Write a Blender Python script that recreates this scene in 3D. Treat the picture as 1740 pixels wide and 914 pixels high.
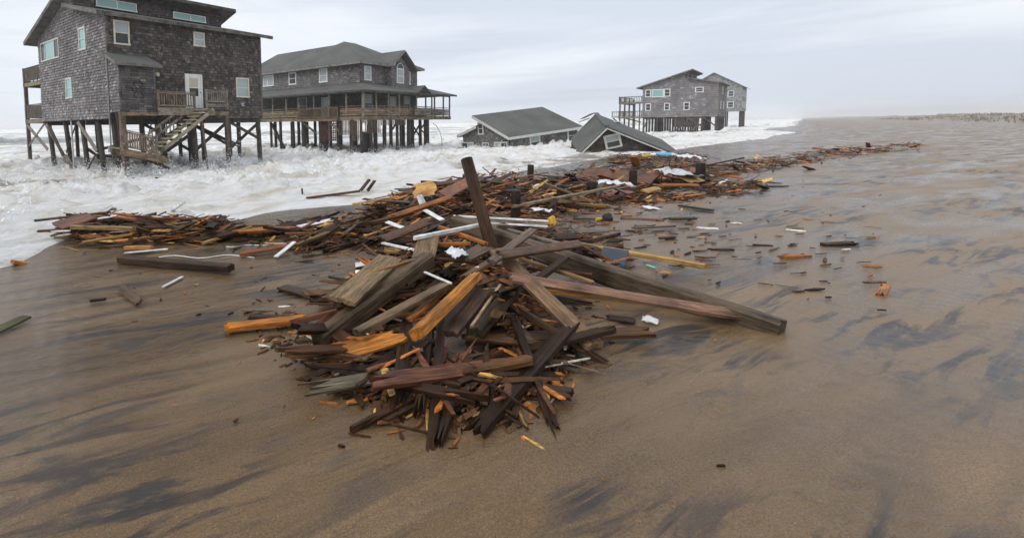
import bpy, math, random
import numpy as np
from mathutils import Vector, Matrix

sc = bpy.context.scene
for o in list(bpy.data.objects):
    bpy.data.objects.remove(o)
col = sc.collection
rad = math.radians

# ------------------------------------------------------------------ camera
FPX, PPX, PPY, CAMZ = 850.0, 598.0, 277.0, 1.9          # focal length and principal point in photo pixels
R3 = Matrix.Rotation(rad(90 - 4.4), 3, 'X') @ Matrix.Rotation(rad(-0.86), 3, 'Z')
cd = bpy.data.cameras.new('camera')
cd.sensor_fit = 'HORIZONTAL'; cd.sensor_width = 36.0
cd.lens = 36.0 * FPX / 1740.0
cd.shift_x = (870 - PPX) / 1740.0; cd.shift_y = -(457 - PPY) / 1740.0
cd.clip_start = 0.05; cd.clip_end = 9000
cam = bpy.data.objects.new('camera', cd); col.objects.link(cam)
cam.matrix_world = Matrix.Translation((0, 0, CAMZ)) @ R3.to_4x4()
sc.camera = cam
sc.cycles.volume_bounces = 4

# ------------------------------------------------------------------ world, sun, exposure
SUN_EL, SUN_AZ = rad(48), rad(-125)        # azimuth measured from +Y towards +X
w = bpy.data.worlds.new('World'); sc.world = w; w.use_nodes = True
nt = w.node_tree; nt.nodes.clear()
N = nt.nodes.new; K = nt.links.new
sky = N('ShaderNodeTexSky'); sky.sky_type = 'NISHITA'; sky.sun_disc = False
sky.sun_elevation = SUN_EL; sky.sun_rotation = SUN_AZ; sky.air_density = 1.5; sky.dust_density = 4
tc = N('ShaderNodeTexCoord')
mp = N('ShaderNodeMapping'); mp.inputs['Scale'].default_value = (1.0, 1.0, 5.5); mp.inputs['Location'].default_value = (3.1, 0.4, 0.2)
n1 = N('ShaderNodeTexNoise'); n1.inputs['Scale'].default_value = 1.25; n1.inputs['Detail'].default_value = 6; n1.inputs['Roughness'].default_value = 0.5; n1.inputs['Distortion'].default_value = 0.35
cr = N('ShaderNodeValToRGB'); e = cr.color_ramp.elements
e[0].position = 0.34; e[0].color = (6.3, 6.9, 7.9, 1); e[1].position = 0.66; e[1].color = (9.2, 9.4, 9.65, 1)
m_ = cr.color_ramp.elements.new(0.48); m_.color = (7.9, 8.35, 9.05, 1)
mp2 = N('ShaderNodeMapping'); mp2.inputs['Scale'].default_value = (1.2, 1.2, 26); mp2.inputs['Location'].default_value = (1.4, 2.2, 0.6)
n2 = N('ShaderNodeTexNoise'); n2.inputs['Scale'].default_value = 2.0; n2.inputs['Detail'].default_value = 5
cr2 = N('ShaderNodeValToRGB'); e = cr2.color_ramp.elements
e[0].position = 0.56; e[0].color = (0.96, 0.96, 0.96, 1); e[1].position = 0.74; e[1].color = (0.80, 0.80, 0.80, 1)
mx = N('ShaderNodeMixRGB'); bg = N('ShaderNodeBackground'); ow = N('ShaderNodeOutputWorld')
bg.inputs['Strength'].default_value = 0.1
K(tc.outputs['Generated'], mp.inputs['Vector']); K(mp.outputs[0], n1.inputs['Vector']); K(n1.outputs['Fac'], cr.inputs['Fac'])
K(tc.outputs['Generated'], mp2.inputs['Vector']); K(mp2.outputs[0], n2.inputs['Vector']); K(n2.outputs['Fac'], cr2.inputs['Fac'])
K(cr2.outputs['Color'], mx.inputs['Fac']); K(sky.outputs['Color'], mx.inputs['Color1']); K(cr.outputs['Color'], mx.inputs['Color2'])
K(mx.outputs['Color'], bg.inputs['Color']); K(bg.outputs[0], ow.inputs['Surface'])

sd = bpy.data.lights.new('sun', 'SUN'); sd.energy = 1.3; sd.angle = rad(35); sd.color = (1.0, 0.97, 0.93)
sun = bpy.data.objects.new('sun', sd); col.objects.link(sun)
to_sun = Vector((math.sin(SUN_AZ) * math.cos(SUN_EL), math.cos(SUN_AZ) * math.cos(SUN_EL), math.sin(SUN_EL)))
sun.rotation_euler = to_sun.to_track_quat('Z', 'Y').to_euler()
vs = sc.view_settings; vs.view_transform = 'Standard'; vs.look = 'None'; vs.exposure = 0.18; vs.gamma = 1.0; vs.use_curve_mapping = False

# ------------------------------------------------------------------ coordinates
# shore frame: V runs along the beach (away to the right), U runs out to sea
VV = np.array([math.sin(rad(42.1)), math.cos(rad(42.1)), 0.0])
UU = np.array([-VV[1], VV[0], 0.0])
YAWV = math.atan2(VV[1], VV[0])
def gz(x, y):                                             # beach height
    s = -(x * UU[0] + y * UU[1])
    if s < 0: return 0.02 * max(s, -27) + (0.045 * (s + 11) if s < -11 else 0)
    return 0.004 * s + 1.3 * (min(max((s - 26) / 30, 0), 1) ** 2) * (3 - 2 * min(max((s - 26) / 30, 0), 1))
def ray(px, py):
    return R3 @ Vector(((px - PPX) / FPX, -(py - PPY) / FPX, -1.0))
def G(px, py, h=0.0):                                     # point at height h above the beach seen at a photo pixel
    d = ray(px, py); z = h
    for _ in range(12):
        t = (z - CAMZ) / d.z; p = Vector((d.x * t, d.y * t, z)); z = gz(p.x, p.y) + h
    return Vector((p.x, p.y, z))

# ------------------------------------------------------------------ noise
def _hash(ix, iy, seed):
    n = (ix * 374761393 + iy * 668265263 + seed * 1442695041) & 0xffffffff
    n = ((n ^ (n >> 13)) * 1274126177) & 0xffffffff
    return ((n ^ (n >> 16)) & 0xffff) / 65535.0
def vnoise(x, y, seed=0):
    x = np.asarray(x, float); y = np.asarray(y, float)
    ix = np.floor(x).astype(np.int64); iy = np.floor(y).astype(np.int64)
    fx = x - ix; fy = y - iy
    fx = fx * fx * fx * (fx * (fx * 6 - 15) + 10); fy = fy * fy * fy * (fy * (fy * 6 - 15) + 10)
    a = _hash(ix, iy, seed); b = _hash(ix + 1, iy, seed); c = _hash(ix, iy + 1, seed); d = _hash(ix + 1, iy + 1, seed)
    return (a + (b - a) * fx) * (1 - fy) + (c + (d - c) * fx) * fy
def fbm(x, y, seed=0, octv=4, gain=0.5):
    r = 0; amp = 1; tot = 0
    for i in range(octv):
        r = r + amp * vnoise(x * 2 ** i + 17.3 * i, y * 2 ** i - 9.1 * i, seed + i); tot += amp; amp *= gain
    return r / tot
def sstep(a, b, x):
    t = np.clip((x - a) / (b - a), 0, 1); return t * t * (3 - 2 * t)

# ------------------------------------------------------------------ materials
def newmat(name):
    m = bpy.data.materials.new(name); m.use_nodes = True
    return m, m.node_tree, m.node_tree.nodes['Principled BSDF']
def nd(nt, typ, **kw):
    n = nt.nodes.new(typ)
    for k, v in kw.items():
        if k in n.inputs: n.inputs[k].default_value = v
        else: setattr(n, k, v)
    return n
def ramp(nt, fac, stops):
    r = nt.nodes.new('ShaderNodeValToRGB'); el = r.color_ramp.elements
    while len(el) < len(stops): el.new(0.5)
    for i, (p, c) in enumerate(stops): el[i].position = p; el[i].color = (c, c, c, 1) if not hasattr(c, '__len__') else (*c, 1)
    nt.links.new(fac, r.inputs['Fac']); return r.outputs['Color']
def mul(nt, a, b, fac=1.0, typ='MULTIPLY'):
    m = nt.nodes.new('ShaderNodeMixRGB'); m.blend_type = typ; m.inputs['Fac'].default_value = fac
    nt.links.new(a, m.inputs['Color1'])
    if hasattr(b, 'links'): nt.links.new(b, m.inputs['Color2'])
    else: m.inputs['Color2'].default_value = (*b, 1)
    return m.outputs['Color']
def bump(nt, h, bs, strength, dist):
    b = nt.nodes.new('ShaderNodeBump'); b.inputs['Strength'].default_value = strength; b.inputs['Distance'].default_value = dist
    nt.links.new(h, b.inputs['Height']); nt.links.new(b.outputs[0], bs.inputs['Normal'])

def wood_material(name, rough, wet, tint):
    m, t, bs = newmat(name); L = t.links.new
    oi = nd(t, 'ShaderNodeObjectInfo'); tcn = nd(t, 'ShaderNodeTexCoord')
    add = nd(t, 'ShaderNodeVectorMath', operation='ADD'); sc_ = nd(t, 'ShaderNodeVectorMath', operation='SCALE')
    comb = nd(t, 'ShaderNodeCombineXYZ'); L(oi.outputs['Random'], comb.inputs[0]); L(oi.outputs['Random'], comb.inputs[1])
    L(comb.outputs[0], sc_.inputs[0]); sc_.inputs['Scale'].default_value = 37
    L(tcn.outputs['Object'], add.inputs[0]); L(sc_.outputs[0], add.inputs[1])
    mpn = nd(t, 'ShaderNodeMapping'); mpn.inputs['Scale'].default_value = (1.1, 17, 17); L(add.outputs[0], mpn.inputs[0])
    g = nd(t, 'ShaderNodeTexNoise', Scale=2.2, Detail=6.0, Roughness=0.62, Distortion=0.6); L(mpn.outputs[0], g.inputs['Vector'])
    b = nd(t, 'ShaderNodeTexNoise', Scale=2.3, Detail=4.0); L(add.outputs[0], b.inputs['Vector'])
    c = mul(t, oi.outputs['Color'], ramp(t, g.outputs['Fac'], [(0.28, 0.32), (0.5, 0.95), (0.75, 1.6)]))
    c = mul(t, c, ramp(t, b.outputs['Fac'], [(0.30, 0.30), (0.5, 0.95), (0.75, 1.25)]))
    f_ = nd(t, 'ShaderNodeTexNoise', Scale=7.0, Detail=5.0, Roughness=0.7); L(mpn.outputs[0], f_.inputs['Vector'])
    c = mul(t, c, ramp(t, f_.outputs['Fac'], [(0.36, 0.45), (0.5, 1.0), (0.7, 1.25)]))
    c = mul(t, c, tint)
    L(c, bs.inputs['Base Color'])
    rr = ramp(t, b.outputs['Fac'], [(0.35, rough - wet), (0.65, rough)]); L(rr, bs.inputs['Roughness'])
    bs.inputs['Specular IOR Level'].default_value = 0.14
    bump(t, g.outputs['Fac'], bs, 0.6, 0.008)
    return m
M_WET = wood_material('wet_wood', 0.66, 0.3, (1.0, 0.90, 0.76))
M_WOOD = wood_material('weathered_wood', 0.85, 0.1, (0.96, 0.95, 0.92))

def shingle_material():
    m, t, bs = newmat('cedar_shingle'); L = t.links.new
    at = nd(t, 'ShaderNodeAttribute', attribute_name='col'); oi = nd(t, 'ShaderNodeObjectInfo'); tcn = nd(t, 'ShaderNodeTexCoord')
    mpn = nd(t, 'ShaderNodeMapping'); mpn.inputs['Scale'].default_value = (14, 14, 1.6); L(tcn.outputs['Object'], mpn.inputs[0])
    g = nd(t, 'ShaderNodeTexNoise', Scale=2.0, Detail=4.0); L(mpn.outputs[0], g.inputs['Vector'])
    b = nd(t, 'ShaderNodeTexNoise', Scale=0.45, Detail=4.0, Roughness=0.6); L(tcn.outputs['Object'], b.inputs['Vector'])
    c = mul(t, oi.outputs['Color'], at.outputs['Color'])
    c = mul(t, c, ramp(t, g.outputs['Fac'], [(0.3, 0.6), (0.7, 1.3)]))
    c = mul(t, c, ramp(t, b.outputs['Fac'], [(0.35, 0.78), (0.62, 1.15)]))
    L(c, bs.inputs['Base Color']); bs.inputs['Roughness'].default_value = 0.85
    return m
M_SHINGLE = shingle_material()

def roof_material(name, c0, c1):
    m, t, bs = newmat(name); L = t.links.new
    tcn = nd(t, 'ShaderNodeTexCoord')
    br = nd(t, 'ShaderNodeTexNoise', Scale=9.0, Detail=5.0, Roughness=0.8); L(tcn.outputs['Object'], br.inputs['Vector'])
    b = nd(t, 'ShaderNodeTexNoise', Scale=0.5, Detail=4.0); L(tcn.outputs['Object'], b.inputs['Vector'])
    c = ramp(t, br.outputs['Fac'], [(0.3, c0), (0.7, c1)])
    c = mul(t, c, ramp(t, b.outputs['Fac'], [(0.3, 0.75), (0.7, 1.2)]))
    L(c, bs.inputs['Base Color']); bs.inputs['Roughness'].default_value = 0.9
    wv = nd(t, 'ShaderNodeTexWave', bands_direction='Z', Scale=2.6, Distortion=0.4); L(tcn.outputs['Object'], wv.inputs['Vector'])
    bump(t, wv.outputs['Fac'], bs, 0.35, 0.02)
    return m
M_ROOF = roof_material('asphalt_roof', (0.060, 0.060, 0.055), (0.125, 0.124, 0.115))
M_ROOFB = roof_material('blue_roof', (0.10, 0.15, 0.19), (0.16, 0.22, 0.27))

def plain(name, c, rough=0.6, var=0.25, scale=6.0, metal=0.0, spec=0.5):
    m, t, bs = newmat(name)
    tcn = nd(t, 'ShaderNodeTexCoord'); n = nd(t, 'ShaderNodeTexNoise', Scale=scale, Detail=4.0); t.links.new(tcn.outputs['Object'], n.inputs['Vector'])
    cc = ramp(t, n.outputs['Fac'], [(0.3, [q * (1 - var) for q in c]), (0.7, [min(q * (1 + var * 0.5), 0.9) for q in c])])
    t.links.new(cc, bs.inputs['Base Color']); bs.inputs['Roughness'].default_value = rough; bs.inputs['Metallic'].default_value = metal
    bs.inputs['Specular IOR Level'].default_value = spec
    return m
M_CREAM = plain('cream_paint', (0.62, 0.58, 0.47), 0.6, 0.2)
M_WHITE = plain('white_paint', (0.78, 0.79, 0.78), 0.5, 0.14)
M_DIRTYW = plain('dirty_white_paint', (0.74, 0.73, 0.70), 0.6, 0.5, 5.0)
M_OFFW = plain('grey_white_trim', (0.56, 0.56, 0.52), 0.6, 0.2)
M_TEAL = plain('teal_glass', (0.25, 0.44, 0.42), 0.12, 0.12, 0.6)
M_GLASS = plain('dark_glass', (0.05, 0.055, 0.06), 0.12, 0.4, 0.8, spec=0.22)
M_BLIND = plain('blind_glass', (0.34, 0.40, 0.39), 0.2, 0.15, 0.8)
M_BEIGE = plain('beige_blind', (0.55, 0.47, 0.36), 0.4, 0.1, 1.0)
M_DARK = plain('dark_interior', (0.03, 0.03, 0.032), 0.8, 0.3)
M_METAL = plain('grey_metal', (0.22, 0.22, 0.22), 0.45, 0.2, 8)
M_IRON = plain('black_iron', (0.012, 0.012, 0.012), 0.5, 0.2)
M_BLUE = plain('blue_plastic', (0.10, 0.42, 0.62), 0.35, 0.2, 3)
M_NAVY = plain('navy_panel', (0.012, 0.03, 0.06), 0.35, 0.3, 4)
M_YELLOW = plain('yellow_foam', (0.62, 0.36, 0.03), 0.7, 0.4, 9)
M_MINT = plain('mint_plastic', (0.25, 0.62, 0.47), 0.4, 0.1)
M_BLACK = plain('black_cloth', (0.015, 0.017, 0.022), 0.7, 0.3)
M_CLOTH = plain('white_plastic_sheet', (0.74, 0.76, 0.78), 0.45, 0.2, 12)
M_SPRAY = plain('spray', (0.86, 0.87, 0.87), 0.9, 0.05, spec=0.2)
M_FOIL = plain('insulation', (0.55, 0.56, 0.58), 0.5, 0.3, 14)

# ------------------------------------------------------------------ object helpers
def link(name, me, mat=None, parent=None, color=None):
    o = bpy.data.objects.new(name, me); col.objects.link(o)
    if mat is not None and len(me.materials) == 0: me.materials.append(mat)
    if parent is not None: o.parent = parent
    if color is not None: o.color = (*color, 1)
    return o
def mesh(name, vs_, fs, smooth=False):
    me = bpy.data.meshes.new(name); me.from_pydata([tuple(v) for v in vs_], [], fs); me.update()
    if smooth: me.polygons.foreach_set('use_smooth', [True] * len(me.polygons))
    return me
def tag(o, label=None, cat=None, group=None, kind=None):
    if label: o['label'] = label
    if cat: o['category'] = cat
    if group: o['group'] = group
    if kind: o['kind'] = kind
    return o
class MB:
    def __init__(s): s.v = []; s.f = []; s.c = []
    def add(s, vs_, fs, c=None):
        k = len(s.v); s.v += [tuple(v) for v in vs_]; s.f += [tuple(i + k for i in f) for f in fs]
        s.c += [c] * len(fs); return s
    BF = [(0, 3, 2, 1), (4, 5, 6, 7), (0, 1, 5, 4), (1, 2, 6, 5), (2, 3, 7, 6), (3, 0, 4, 7)]
    def box(s, x0, x1, y0, y1, z0, z1, c=None):
        return s.add([(x0, y0, z0), (x1, y0, z0), (x1, y1, z0), (x0, y1, z0), (x0, y0, z1), (x1, y0, z1), (x1, y1, z1), (x0, y1, z1)], s.BF, c)
    def beam(s, p, q, w_, h, c=None, ref=(0, 0, 1)):
        p = Vector(p); q = Vector(q); d = (q - p).normalized(); r = Vector(ref)
        if abs(d.dot(r)) > 0.97: r = Vector((0, 1, 0))
        a = d.cross(r).normalized() * w_ / 2; b = a.cross(d).normalized() * h / 2
        return s.add([p - a - b, p + a - b, p + a + b, p - a + b, q - a - b, q + a - b, q + a + b, q - a + b],
                     [(0, 1, 2, 3), (4, 7, 6, 5), (0, 4, 5, 1), (1, 5, 6, 2), (2, 6, 7, 3), (3, 7, 4, 0)], c)
    def shard(s, p, q, w_, h, rg, c=None):                  # broken lath: skewed, tapering, split ends
        d = (q - p); L_ = d.length; d = d / L_; a = d.cross(Vector((0, 0, 1)))
        a = (a.normalized() if a.length > 1e-4 else Vector((1, 0, 0))); b = a.cross(d)
        tw = rg.gauss(0, 0.25); a, b = a * math.cos(tw) + b * math.sin(tw), b * math.cos(tw) - a * math.sin(tw)
        k0, k1 = rg.uniform(0.35, 1.0), rg.uniform(0.1, 1.0); sk = lambda: rg.uniform(-0.12, 0.12) * min(L_, 6 * w_)
        e0 = [p - a * w_ / 2 * k0 + d * sk(), p + a * w_ / 2 * k0 + d * sk()]; e1 = [q - a * w_ / 2 * k1 + d * sk(), q + a * w_ / 2 * k1 + d * sk()]
        m0 = p.lerp(q, rg.uniform(0.3, 0.7)) + b * rg.gauss(0, 0.012) * L_; em = [m0 - a * w_ / 2, m0 + a * w_ / 2]
        vs_ = [e0[0], e0[1], em[0], em[1], e1[0], e1[1]]; lo = [v - b * h / 2 for v in vs_]; hi = [v + b * h / 2 for v in vs_]
        return s.add(lo + hi, [(0, 2, 3, 1), (2, 4, 5, 3), (6, 7, 9, 8), (8, 9, 11, 10), (0, 6, 8, 2), (2, 8, 10, 4), (1, 3, 9, 7), (3, 5, 11, 9), (0, 1, 7, 6), (4, 10, 11, 5)], c)
    def slab(s, top, t, c=None):                           # polygon extruded straight down by t
        n = len(top); k = [Vector(p) for p in top]; b = [p - Vector((0, 0, t)) for p in k]
        return s.add(k + b, [tuple(range(n)), tuple(range(2 * n - 1, n - 1, -1))] + [(i, i + n, (i + 1) % n + n, (i + 1) % n) for i in range(n)], c)
    def tube(s, pts, r, n=8, c=None):
        pts = [Vector(p) for p in pts]; vs_ = []; rr = r if hasattr(r, '__len__') else [r] * len(pts)
        for i, p in enumerate(pts):
            d = (pts[min(i + 1, len(pts) - 1)] - pts[max(i - 1, 0)]).normalized()
            ref = Vector((0, 0, 1)) if abs(d.z) < 0.9 else Vector((1, 0, 0))
            a = d.cross(ref).normalized(); b = a.cross(d)
            vs_ += [p + (a * math.cos(j * 2 * math.pi / n) + b * math.sin(j * 2 * math.pi / n)) * rr[i] for j in range(n)]
        fs = [(i * n + j, i * n + (j + 1) % n, (i + 1) * n + (j + 1) % n, (i + 1) * n + j) for i in range(len(pts) - 1) for j in range(n)]
        fs += [tuple(range(n - 1, -1, -1)), tuple((len(pts) - 1) * n + j for j in range(n))]
        return s.add(vs_, fs, c)
    def build(s, name, mat, parent=None, color=None, smooth=False, kind=None):
        me = mesh(name, s.v, s.f, smooth)
        if any(c is not None for c in s.c):
            at = me.color_attributes.new('col', 'FLOAT_COLOR', 'CORNER'); buf = []
            for f, c in zip(s.f, s.c):
                c = (1, 1, 1) if c is None else c
                buf += [c[0], c[1], c[2], 1.0] * len(f)
            at.data.foreach_set('color', buf)
        o = link(name, me, mat, parent, color)
        if kind: o['kind'] = kind
        return o
def empty(name, loc, rz=0.0, rot=None):
    o = bpy.data.objects.new(name, None); col.objects.link(o); o.location = loc
    o.rotation_euler = rot if rot else (0, 0, rz); o.empty_display_size = 0.5
    return o

class Face:
    """a wall plane of a house in house coordinates: kind L is the plane x = off facing -x, kind R the plane y = off facing -y"""
    def __init__(s, kind, off): s.k = kind; s.o = off
    def pt(s, a, z, d=0.0): return (s.o - d, a, z) if s.k == 'L' else (a, s.o - d, z)
    def box(s, mb, a0, a1, z0, z1, d0, d1, c=None):
        p = s.pt(a0, z0, d0); q = s.pt(a1, z1, d1)
        return mb.box(min(p[0], q[0]), max(p[0], q[0]), min(p[1], q[1]), max(p[1], q[1]), z0, z1, c)

def window(par, F, a0, a1, z0, z1, trim=M_CREAM, glass=M_BLIND, glass2=None, tw=0.09, rail=True, split=0.5, mull=()):
    mb = MB()
    F.box(mb, a0, a1, z1 - tw, z1, 0.0, 0.075); F.box(mb, a0 - 0.03, a1 + 0.03, z0, z0 + tw, 0.0, 0.085)
    F.box(mb, a0, a0 + tw, z0 + tw, z1 - tw, 0.0, 0.07); F.box(mb, a1 - tw, a1, z0 + tw, z1 - tw, 0.0, 0.07)
    for m in mull: F.box(mb, m - 0.04, m + 0.04, z0 + tw, z1 - tw, 0.0, 0.065)
    wo = mb.build('window', trim, par)
    zm = z0 + (z1 - z0) * split
    def pane(x0, x1, q0, q1, g, d): mb = MB(); F.box(mb, x0, x1, q0, q1, 0.0, d); return mb.build('pane', g, wo)
    if rail:
        pane(a0 + tw, a1 - tw, zm, z1 - tw, glass, 0.03); pane(a0 + tw, a1 - tw, z0 + tw, zm, glass2 or glass, 0.02)
        mb = MB(); F.box(mb, a0 + tw, a1 - tw, zm - 0.025, zm + 0.025, 0.0, 0.05); mb.build('sash_rail', trim, wo)
    else:
        edges = [a0 + tw] + [m for m in mull] + [a1 - tw]
        gs = glass if isinstance(glass, (list, tuple)) else [glass] * (len(edges) - 1)
        for i in range(len(edges) - 1):
            pane(edges[i] + (0.04 if i else 0), edges[i + 1] - (0.04 if i < len(edges) - 2 else 0), z0 + tw, z1 - tw, gs[i], 0.03)
    return wo

def shingles(par, F, a0, a1, z0, top, holes, color, seed, expo=0.165, wmin=0.11, wmax=0.24, spread=0.5, light=0.06):
    """courses of single cedar shingles, gapped to draw dark shadow lines; top(a) is the height of the wall at a"""
    rg = random.Random(seed); mb = MB(); z = z0
    zmax = max(top(a0 + (a1 - a0) * i / 40) for i in range(41))
    while z < zmax - 0.02:
        a = a0 - rg.uniform(0, wmin)
        while a < a1:
            wd = rg.uniform(wmin, wmax); b0 = max(a, a0); b1 = min(a + wd - 0.014, a1); a += wd
            if b1 - b0 < 0.03: continue
            zt = min(z + expo, top(b0), top(b1)); zb = z + 0.1 * expo + rg.uniform(-0.014, 0.012)  # gap between courses, backing wall shows through as a painted shadow line
            if zt - zb < 0.03: continue
            rects = [(b0, b1, zb, zt)]
            for h in holes:
                nr_ = []
                for (q0, q1, w0, w1) in rects:
                    if q1 <= h[0] or q0 >= h[1] or w1 <= h[2] or w0 >= h[3]: nr_.append((q0, q1, w0, w1)); continue
                    if q0 < h[0]: nr_.append((q0, h[0], w0, w1))
                    if q1 > h[1]: nr_.append((h[1], q1, w0, w1))
                    if w0 < h[2]: nr_.append((max(q0, h[0]), min(q1, h[1]), w0, h[2]))
                    if w1 > h[3]: nr_.append((max(q0, h[0]), min(q1, h[1]), h[3], w1))
                rects = nr_
            k = math.exp(rg.gauss(0, spread * 0.55)); k = min(max(k, 0.3), 2.4)
            if rg.random() < light: k *= 1.7
            tint = rg.uniform(-0.06, 0.06); c = (k * (1 + tint), k, k * (1 - tint))
            d = 0.05 + rg.uniform(-0.012, 0.016)
            for (b0, b1, zb, zt) in rects:
                if b1 - b0 < 0.012 or zt - zb < 0.02: continue
                P = [F.pt(b0, zb, d), F.pt(b1, zb, d), F.pt(b1, zt, 0.012), F.pt(b0, zt, 0.012), F.pt(b0, zb, 0.0), F.pt(b1, zb, 0.0)]
                fs = [(0, 1, 2, 3), (0, 4, 5, 1), (0, 3, 4), (1, 5, 2)]
                if F.k == 'L': fs = [tuple(reversed(f)) for f in fs]
                mb.add(P, fs, c)
        z += expo
    return mb.build('shingles', M_SHINGLE, par, color, kind='stuff')

def piling(par, x, y, z0, z1, r=0.15, lean=(0, 0), color=(0.075, 0.06, 0.05), square=False, name='piling', seed=0):
    mb = MB(); rg = random.Random(int(x * 91 + y * 57 + seed)); n = 6
    if square: mb.beam((x + lean[0], y + lean[1], z0), (x, y, z1), r * 2, r * 2, ref=(0, 1, 0))
    else:
        pts = [Vector((x + lean[0] * (1 - i / n) + rg.uniform(-.012, .012), y + lean[1] * (1 - i / n) + rg.uniform(-.012, .012), z0 + (z1 - z0) * i / n)) for i in range(n + 1)]
        mb.tube(pts, [r * rg.uniform(0.95, 1.06) for _ in pts], 10)
    kf = rg.uniform(0.95, 1.6); return mb.build(name, M_WOOD, par, (color[0] * kf, color[1] * kf * 1.05, color[2] * kf * 1.15), smooth=not square)
def timber(par, p, q, w_=0.06, h=0.2, color=(0.10, 0.08, 0.06), name='brace', mat=None, ref=(0, 0, 1)):
    return MB().beam(p, q, w_, h, ref=ref).build(name, mat or M_WOOD, par, tuple(min(c_ * g_, 0.8) for c_, g_ in zip(color, (1.2, 1.2, 1.25))))

def baluster_rail(par, p, q, h=0.95, n=12, color=(0.17, 0.125, 0.085), post=True, gap=0.12, flat=0.09, name='railing'):
    """railing from p to q (floor points, may slope): top rail, bottom rail, balusters"""
    p = Vector(p); q = Vector(q); up = Vector((0, 0, 1))
    top = MB().beam(p + up * h, q + up * h, 0.1, 0.045).build(name, M_WOOD, par, color)
    MB().beam(p + up * (h - 0.09), q + up * (h - 0.09), 0.04, 0.08).build('rail_board', M_WOOD, top, color)
    MB().beam(p + up * gap, q + up * gap, 0.04, 0.09).build('rail_board', M_WOOD, top, color)
    d = (q - p).normalized()
    for i in range(n):
        b = p.lerp(q, (i + 0.5) / n)
        mb = MB(); k = flat / 2
        mb.add([b - d * k * 0.5 + up * gap, b + d * k * 0.5 + up * gap, b + d * k * 0.5 + up * (h - 0.05), b - d * k * 0.5 + up * (h - 0.05)], [])
        mb = MB().beam(b + up * (gap - 0.04), b + up * (h - 0.05), flat * 0.6, 0.035, ref=tuple(d.cross(up)))
        mb.build('baluster', M_WOOD, top, tuple(c * random.Random(i).uniform(0.8, 1.2) for c in color))
    if post:
        for b in (p, q): MB().beam(b - up * 0.1, b + up * (h + 0.06), 0.1, 0.1, ref=tuple(d)).build('rail_post', M_WOOD, top, color)
    return top
def board_rail(par, p, q, h=0.95, n=4, color=(0.17, 0.125, 0.085), name='railing'):
    p = Vector(p); q = Vector(q); up = Vector((0, 0, 1))
    top = MB().beam(p + up * h, q + up * h, 0.12, 0.045).build(name, M_WOOD, par, color)
    for i in range(n):
        z = 0.16 + i * (h - 0.22) / n
        MB().beam(p + up * z, q + up * z, 0.035, 0.13).build('rail_board', M_WOOD, top, tuple(c * random.Random(i + int(p.x * 7)).uniform(0.75, 1.25) for c in color))
    return top

# ================================================================== GROUND
def graded(lo, hi, fine_lo, fine_hi, step, grow):
    a = list(np.arange(fine_lo, fine_hi + step * 0.5, step)); d = step; x = a[-1]
    while x < hi: d *= grow; x += d; a.append(x)
    d = step; x = a[0]; b = []
    while x > lo: d *= grow; x -= d; b.append(x)
    return np.array(b[::-1] + a)
def grid_mesh(name, P, nr, nc, attrs=None):
    me = bpy.data.meshes.new(name); nv = nr * nc
    me.vertices.add(nv); me.vertices.foreach_set('co', P.reshape(-1).astype(np.float32))
    i = np.arange((nr - 1) * (nc - 1)); r = i // (nc - 1); c = i % (nc - 1); a = r * nc + c
    q = np.stack([a, a + 1, a + nc + 1, a + nc], 1).astype(np.int32)
    nf = len(q); me.loops.add(nf * 4); me.loops.foreach_set('vertex_index', q.reshape(-1))
    me.polygons.add(nf); me.polygons.foreach_set('loop_start', np.arange(0, nf * 4, 4, dtype=np.int32))
    me.polygons.foreach_set('use_smooth', np.ones(nf, dtype=bool))
    for k, arr in (attrs or {}).items():
        at = me.attributes.new(k, 'FLOAT', 'POINT'); at.data.foreach_set('value', arr.reshape(-1).astype(np.float32))
    me.update(calc_edges=True); me.validate()
    return me
def up_facing(me):
    if len(me.polygons) and me.polygons[len(me.polygons) // 2].normal.z < 0: me.flip_normals()

def beach_z(S):
    t = np.clip((S - 26) / 30, 0, 1)
    return np.where(S < 0, 0.02 * np.maximum(S, -27) + np.where(S < -11, 0.045 * (S + 11), 0), 0.004 * S + 1.3 * t * t * (3 - 2 * t))
sa = graded(-170, 900, -16, 10, 0.09, 1.045); ta = graded(-500, 2500, -6, 26, 0.09, 1.045)
S, T = np.meshgrid(sa, ta, indexing='ij')
Z = beach_z(S)
near = sstep(45, 20, np.hypot(S, T))
Z = Z + near * (0.05 * (fbm(S / 2.2, T / 3.4, 3, 3) - 0.5) + 0.03 * (fbm(S * 1.6, T * 0.8, 9, 4) - 0.5))
dn = sstep(24, 50, S); Z = Z + dn * 2.4 * (fbm(S / 9, T / 14, 31, 4) - 0.42)
P = np.stack([-S * UU[0] + T * VV[0], -S * UU[1] + T * VV[1], Z], -1)
wetv = sstep(5, -6.5, S + 2.5 * (fbm(S / 5, T / 7, 77, 3) - 0.5))
me = grid_mesh('sand', P, len(sa), len(ta), {'wet': wetv}); up_facing(me)
m, t, bs = newmat('wet_sand'); L = t.links.new
tcn = nd(t, 'ShaderNodeTexCoord'); mpn = nd(t, 'ShaderNodeMapping'); mpn.inputs['Rotation'].default_value = (0, 0, -YAWV + 0.35); L(tcn.outputs['Object'], mpn.inputs[0])
st = nd(t, 'ShaderNodeMapping'); st.inputs['Scale'].default_value = (0.33, 1.25, 1); L(mpn.outputs[0], st.inputs[0])
big = nd(t, 'ShaderNodeTexNoise', Scale=0.9, Detail=5.0, Roughness=0.55, Distortion=1.1); L(st.outputs[0], big.inputs['Vector'])
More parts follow.
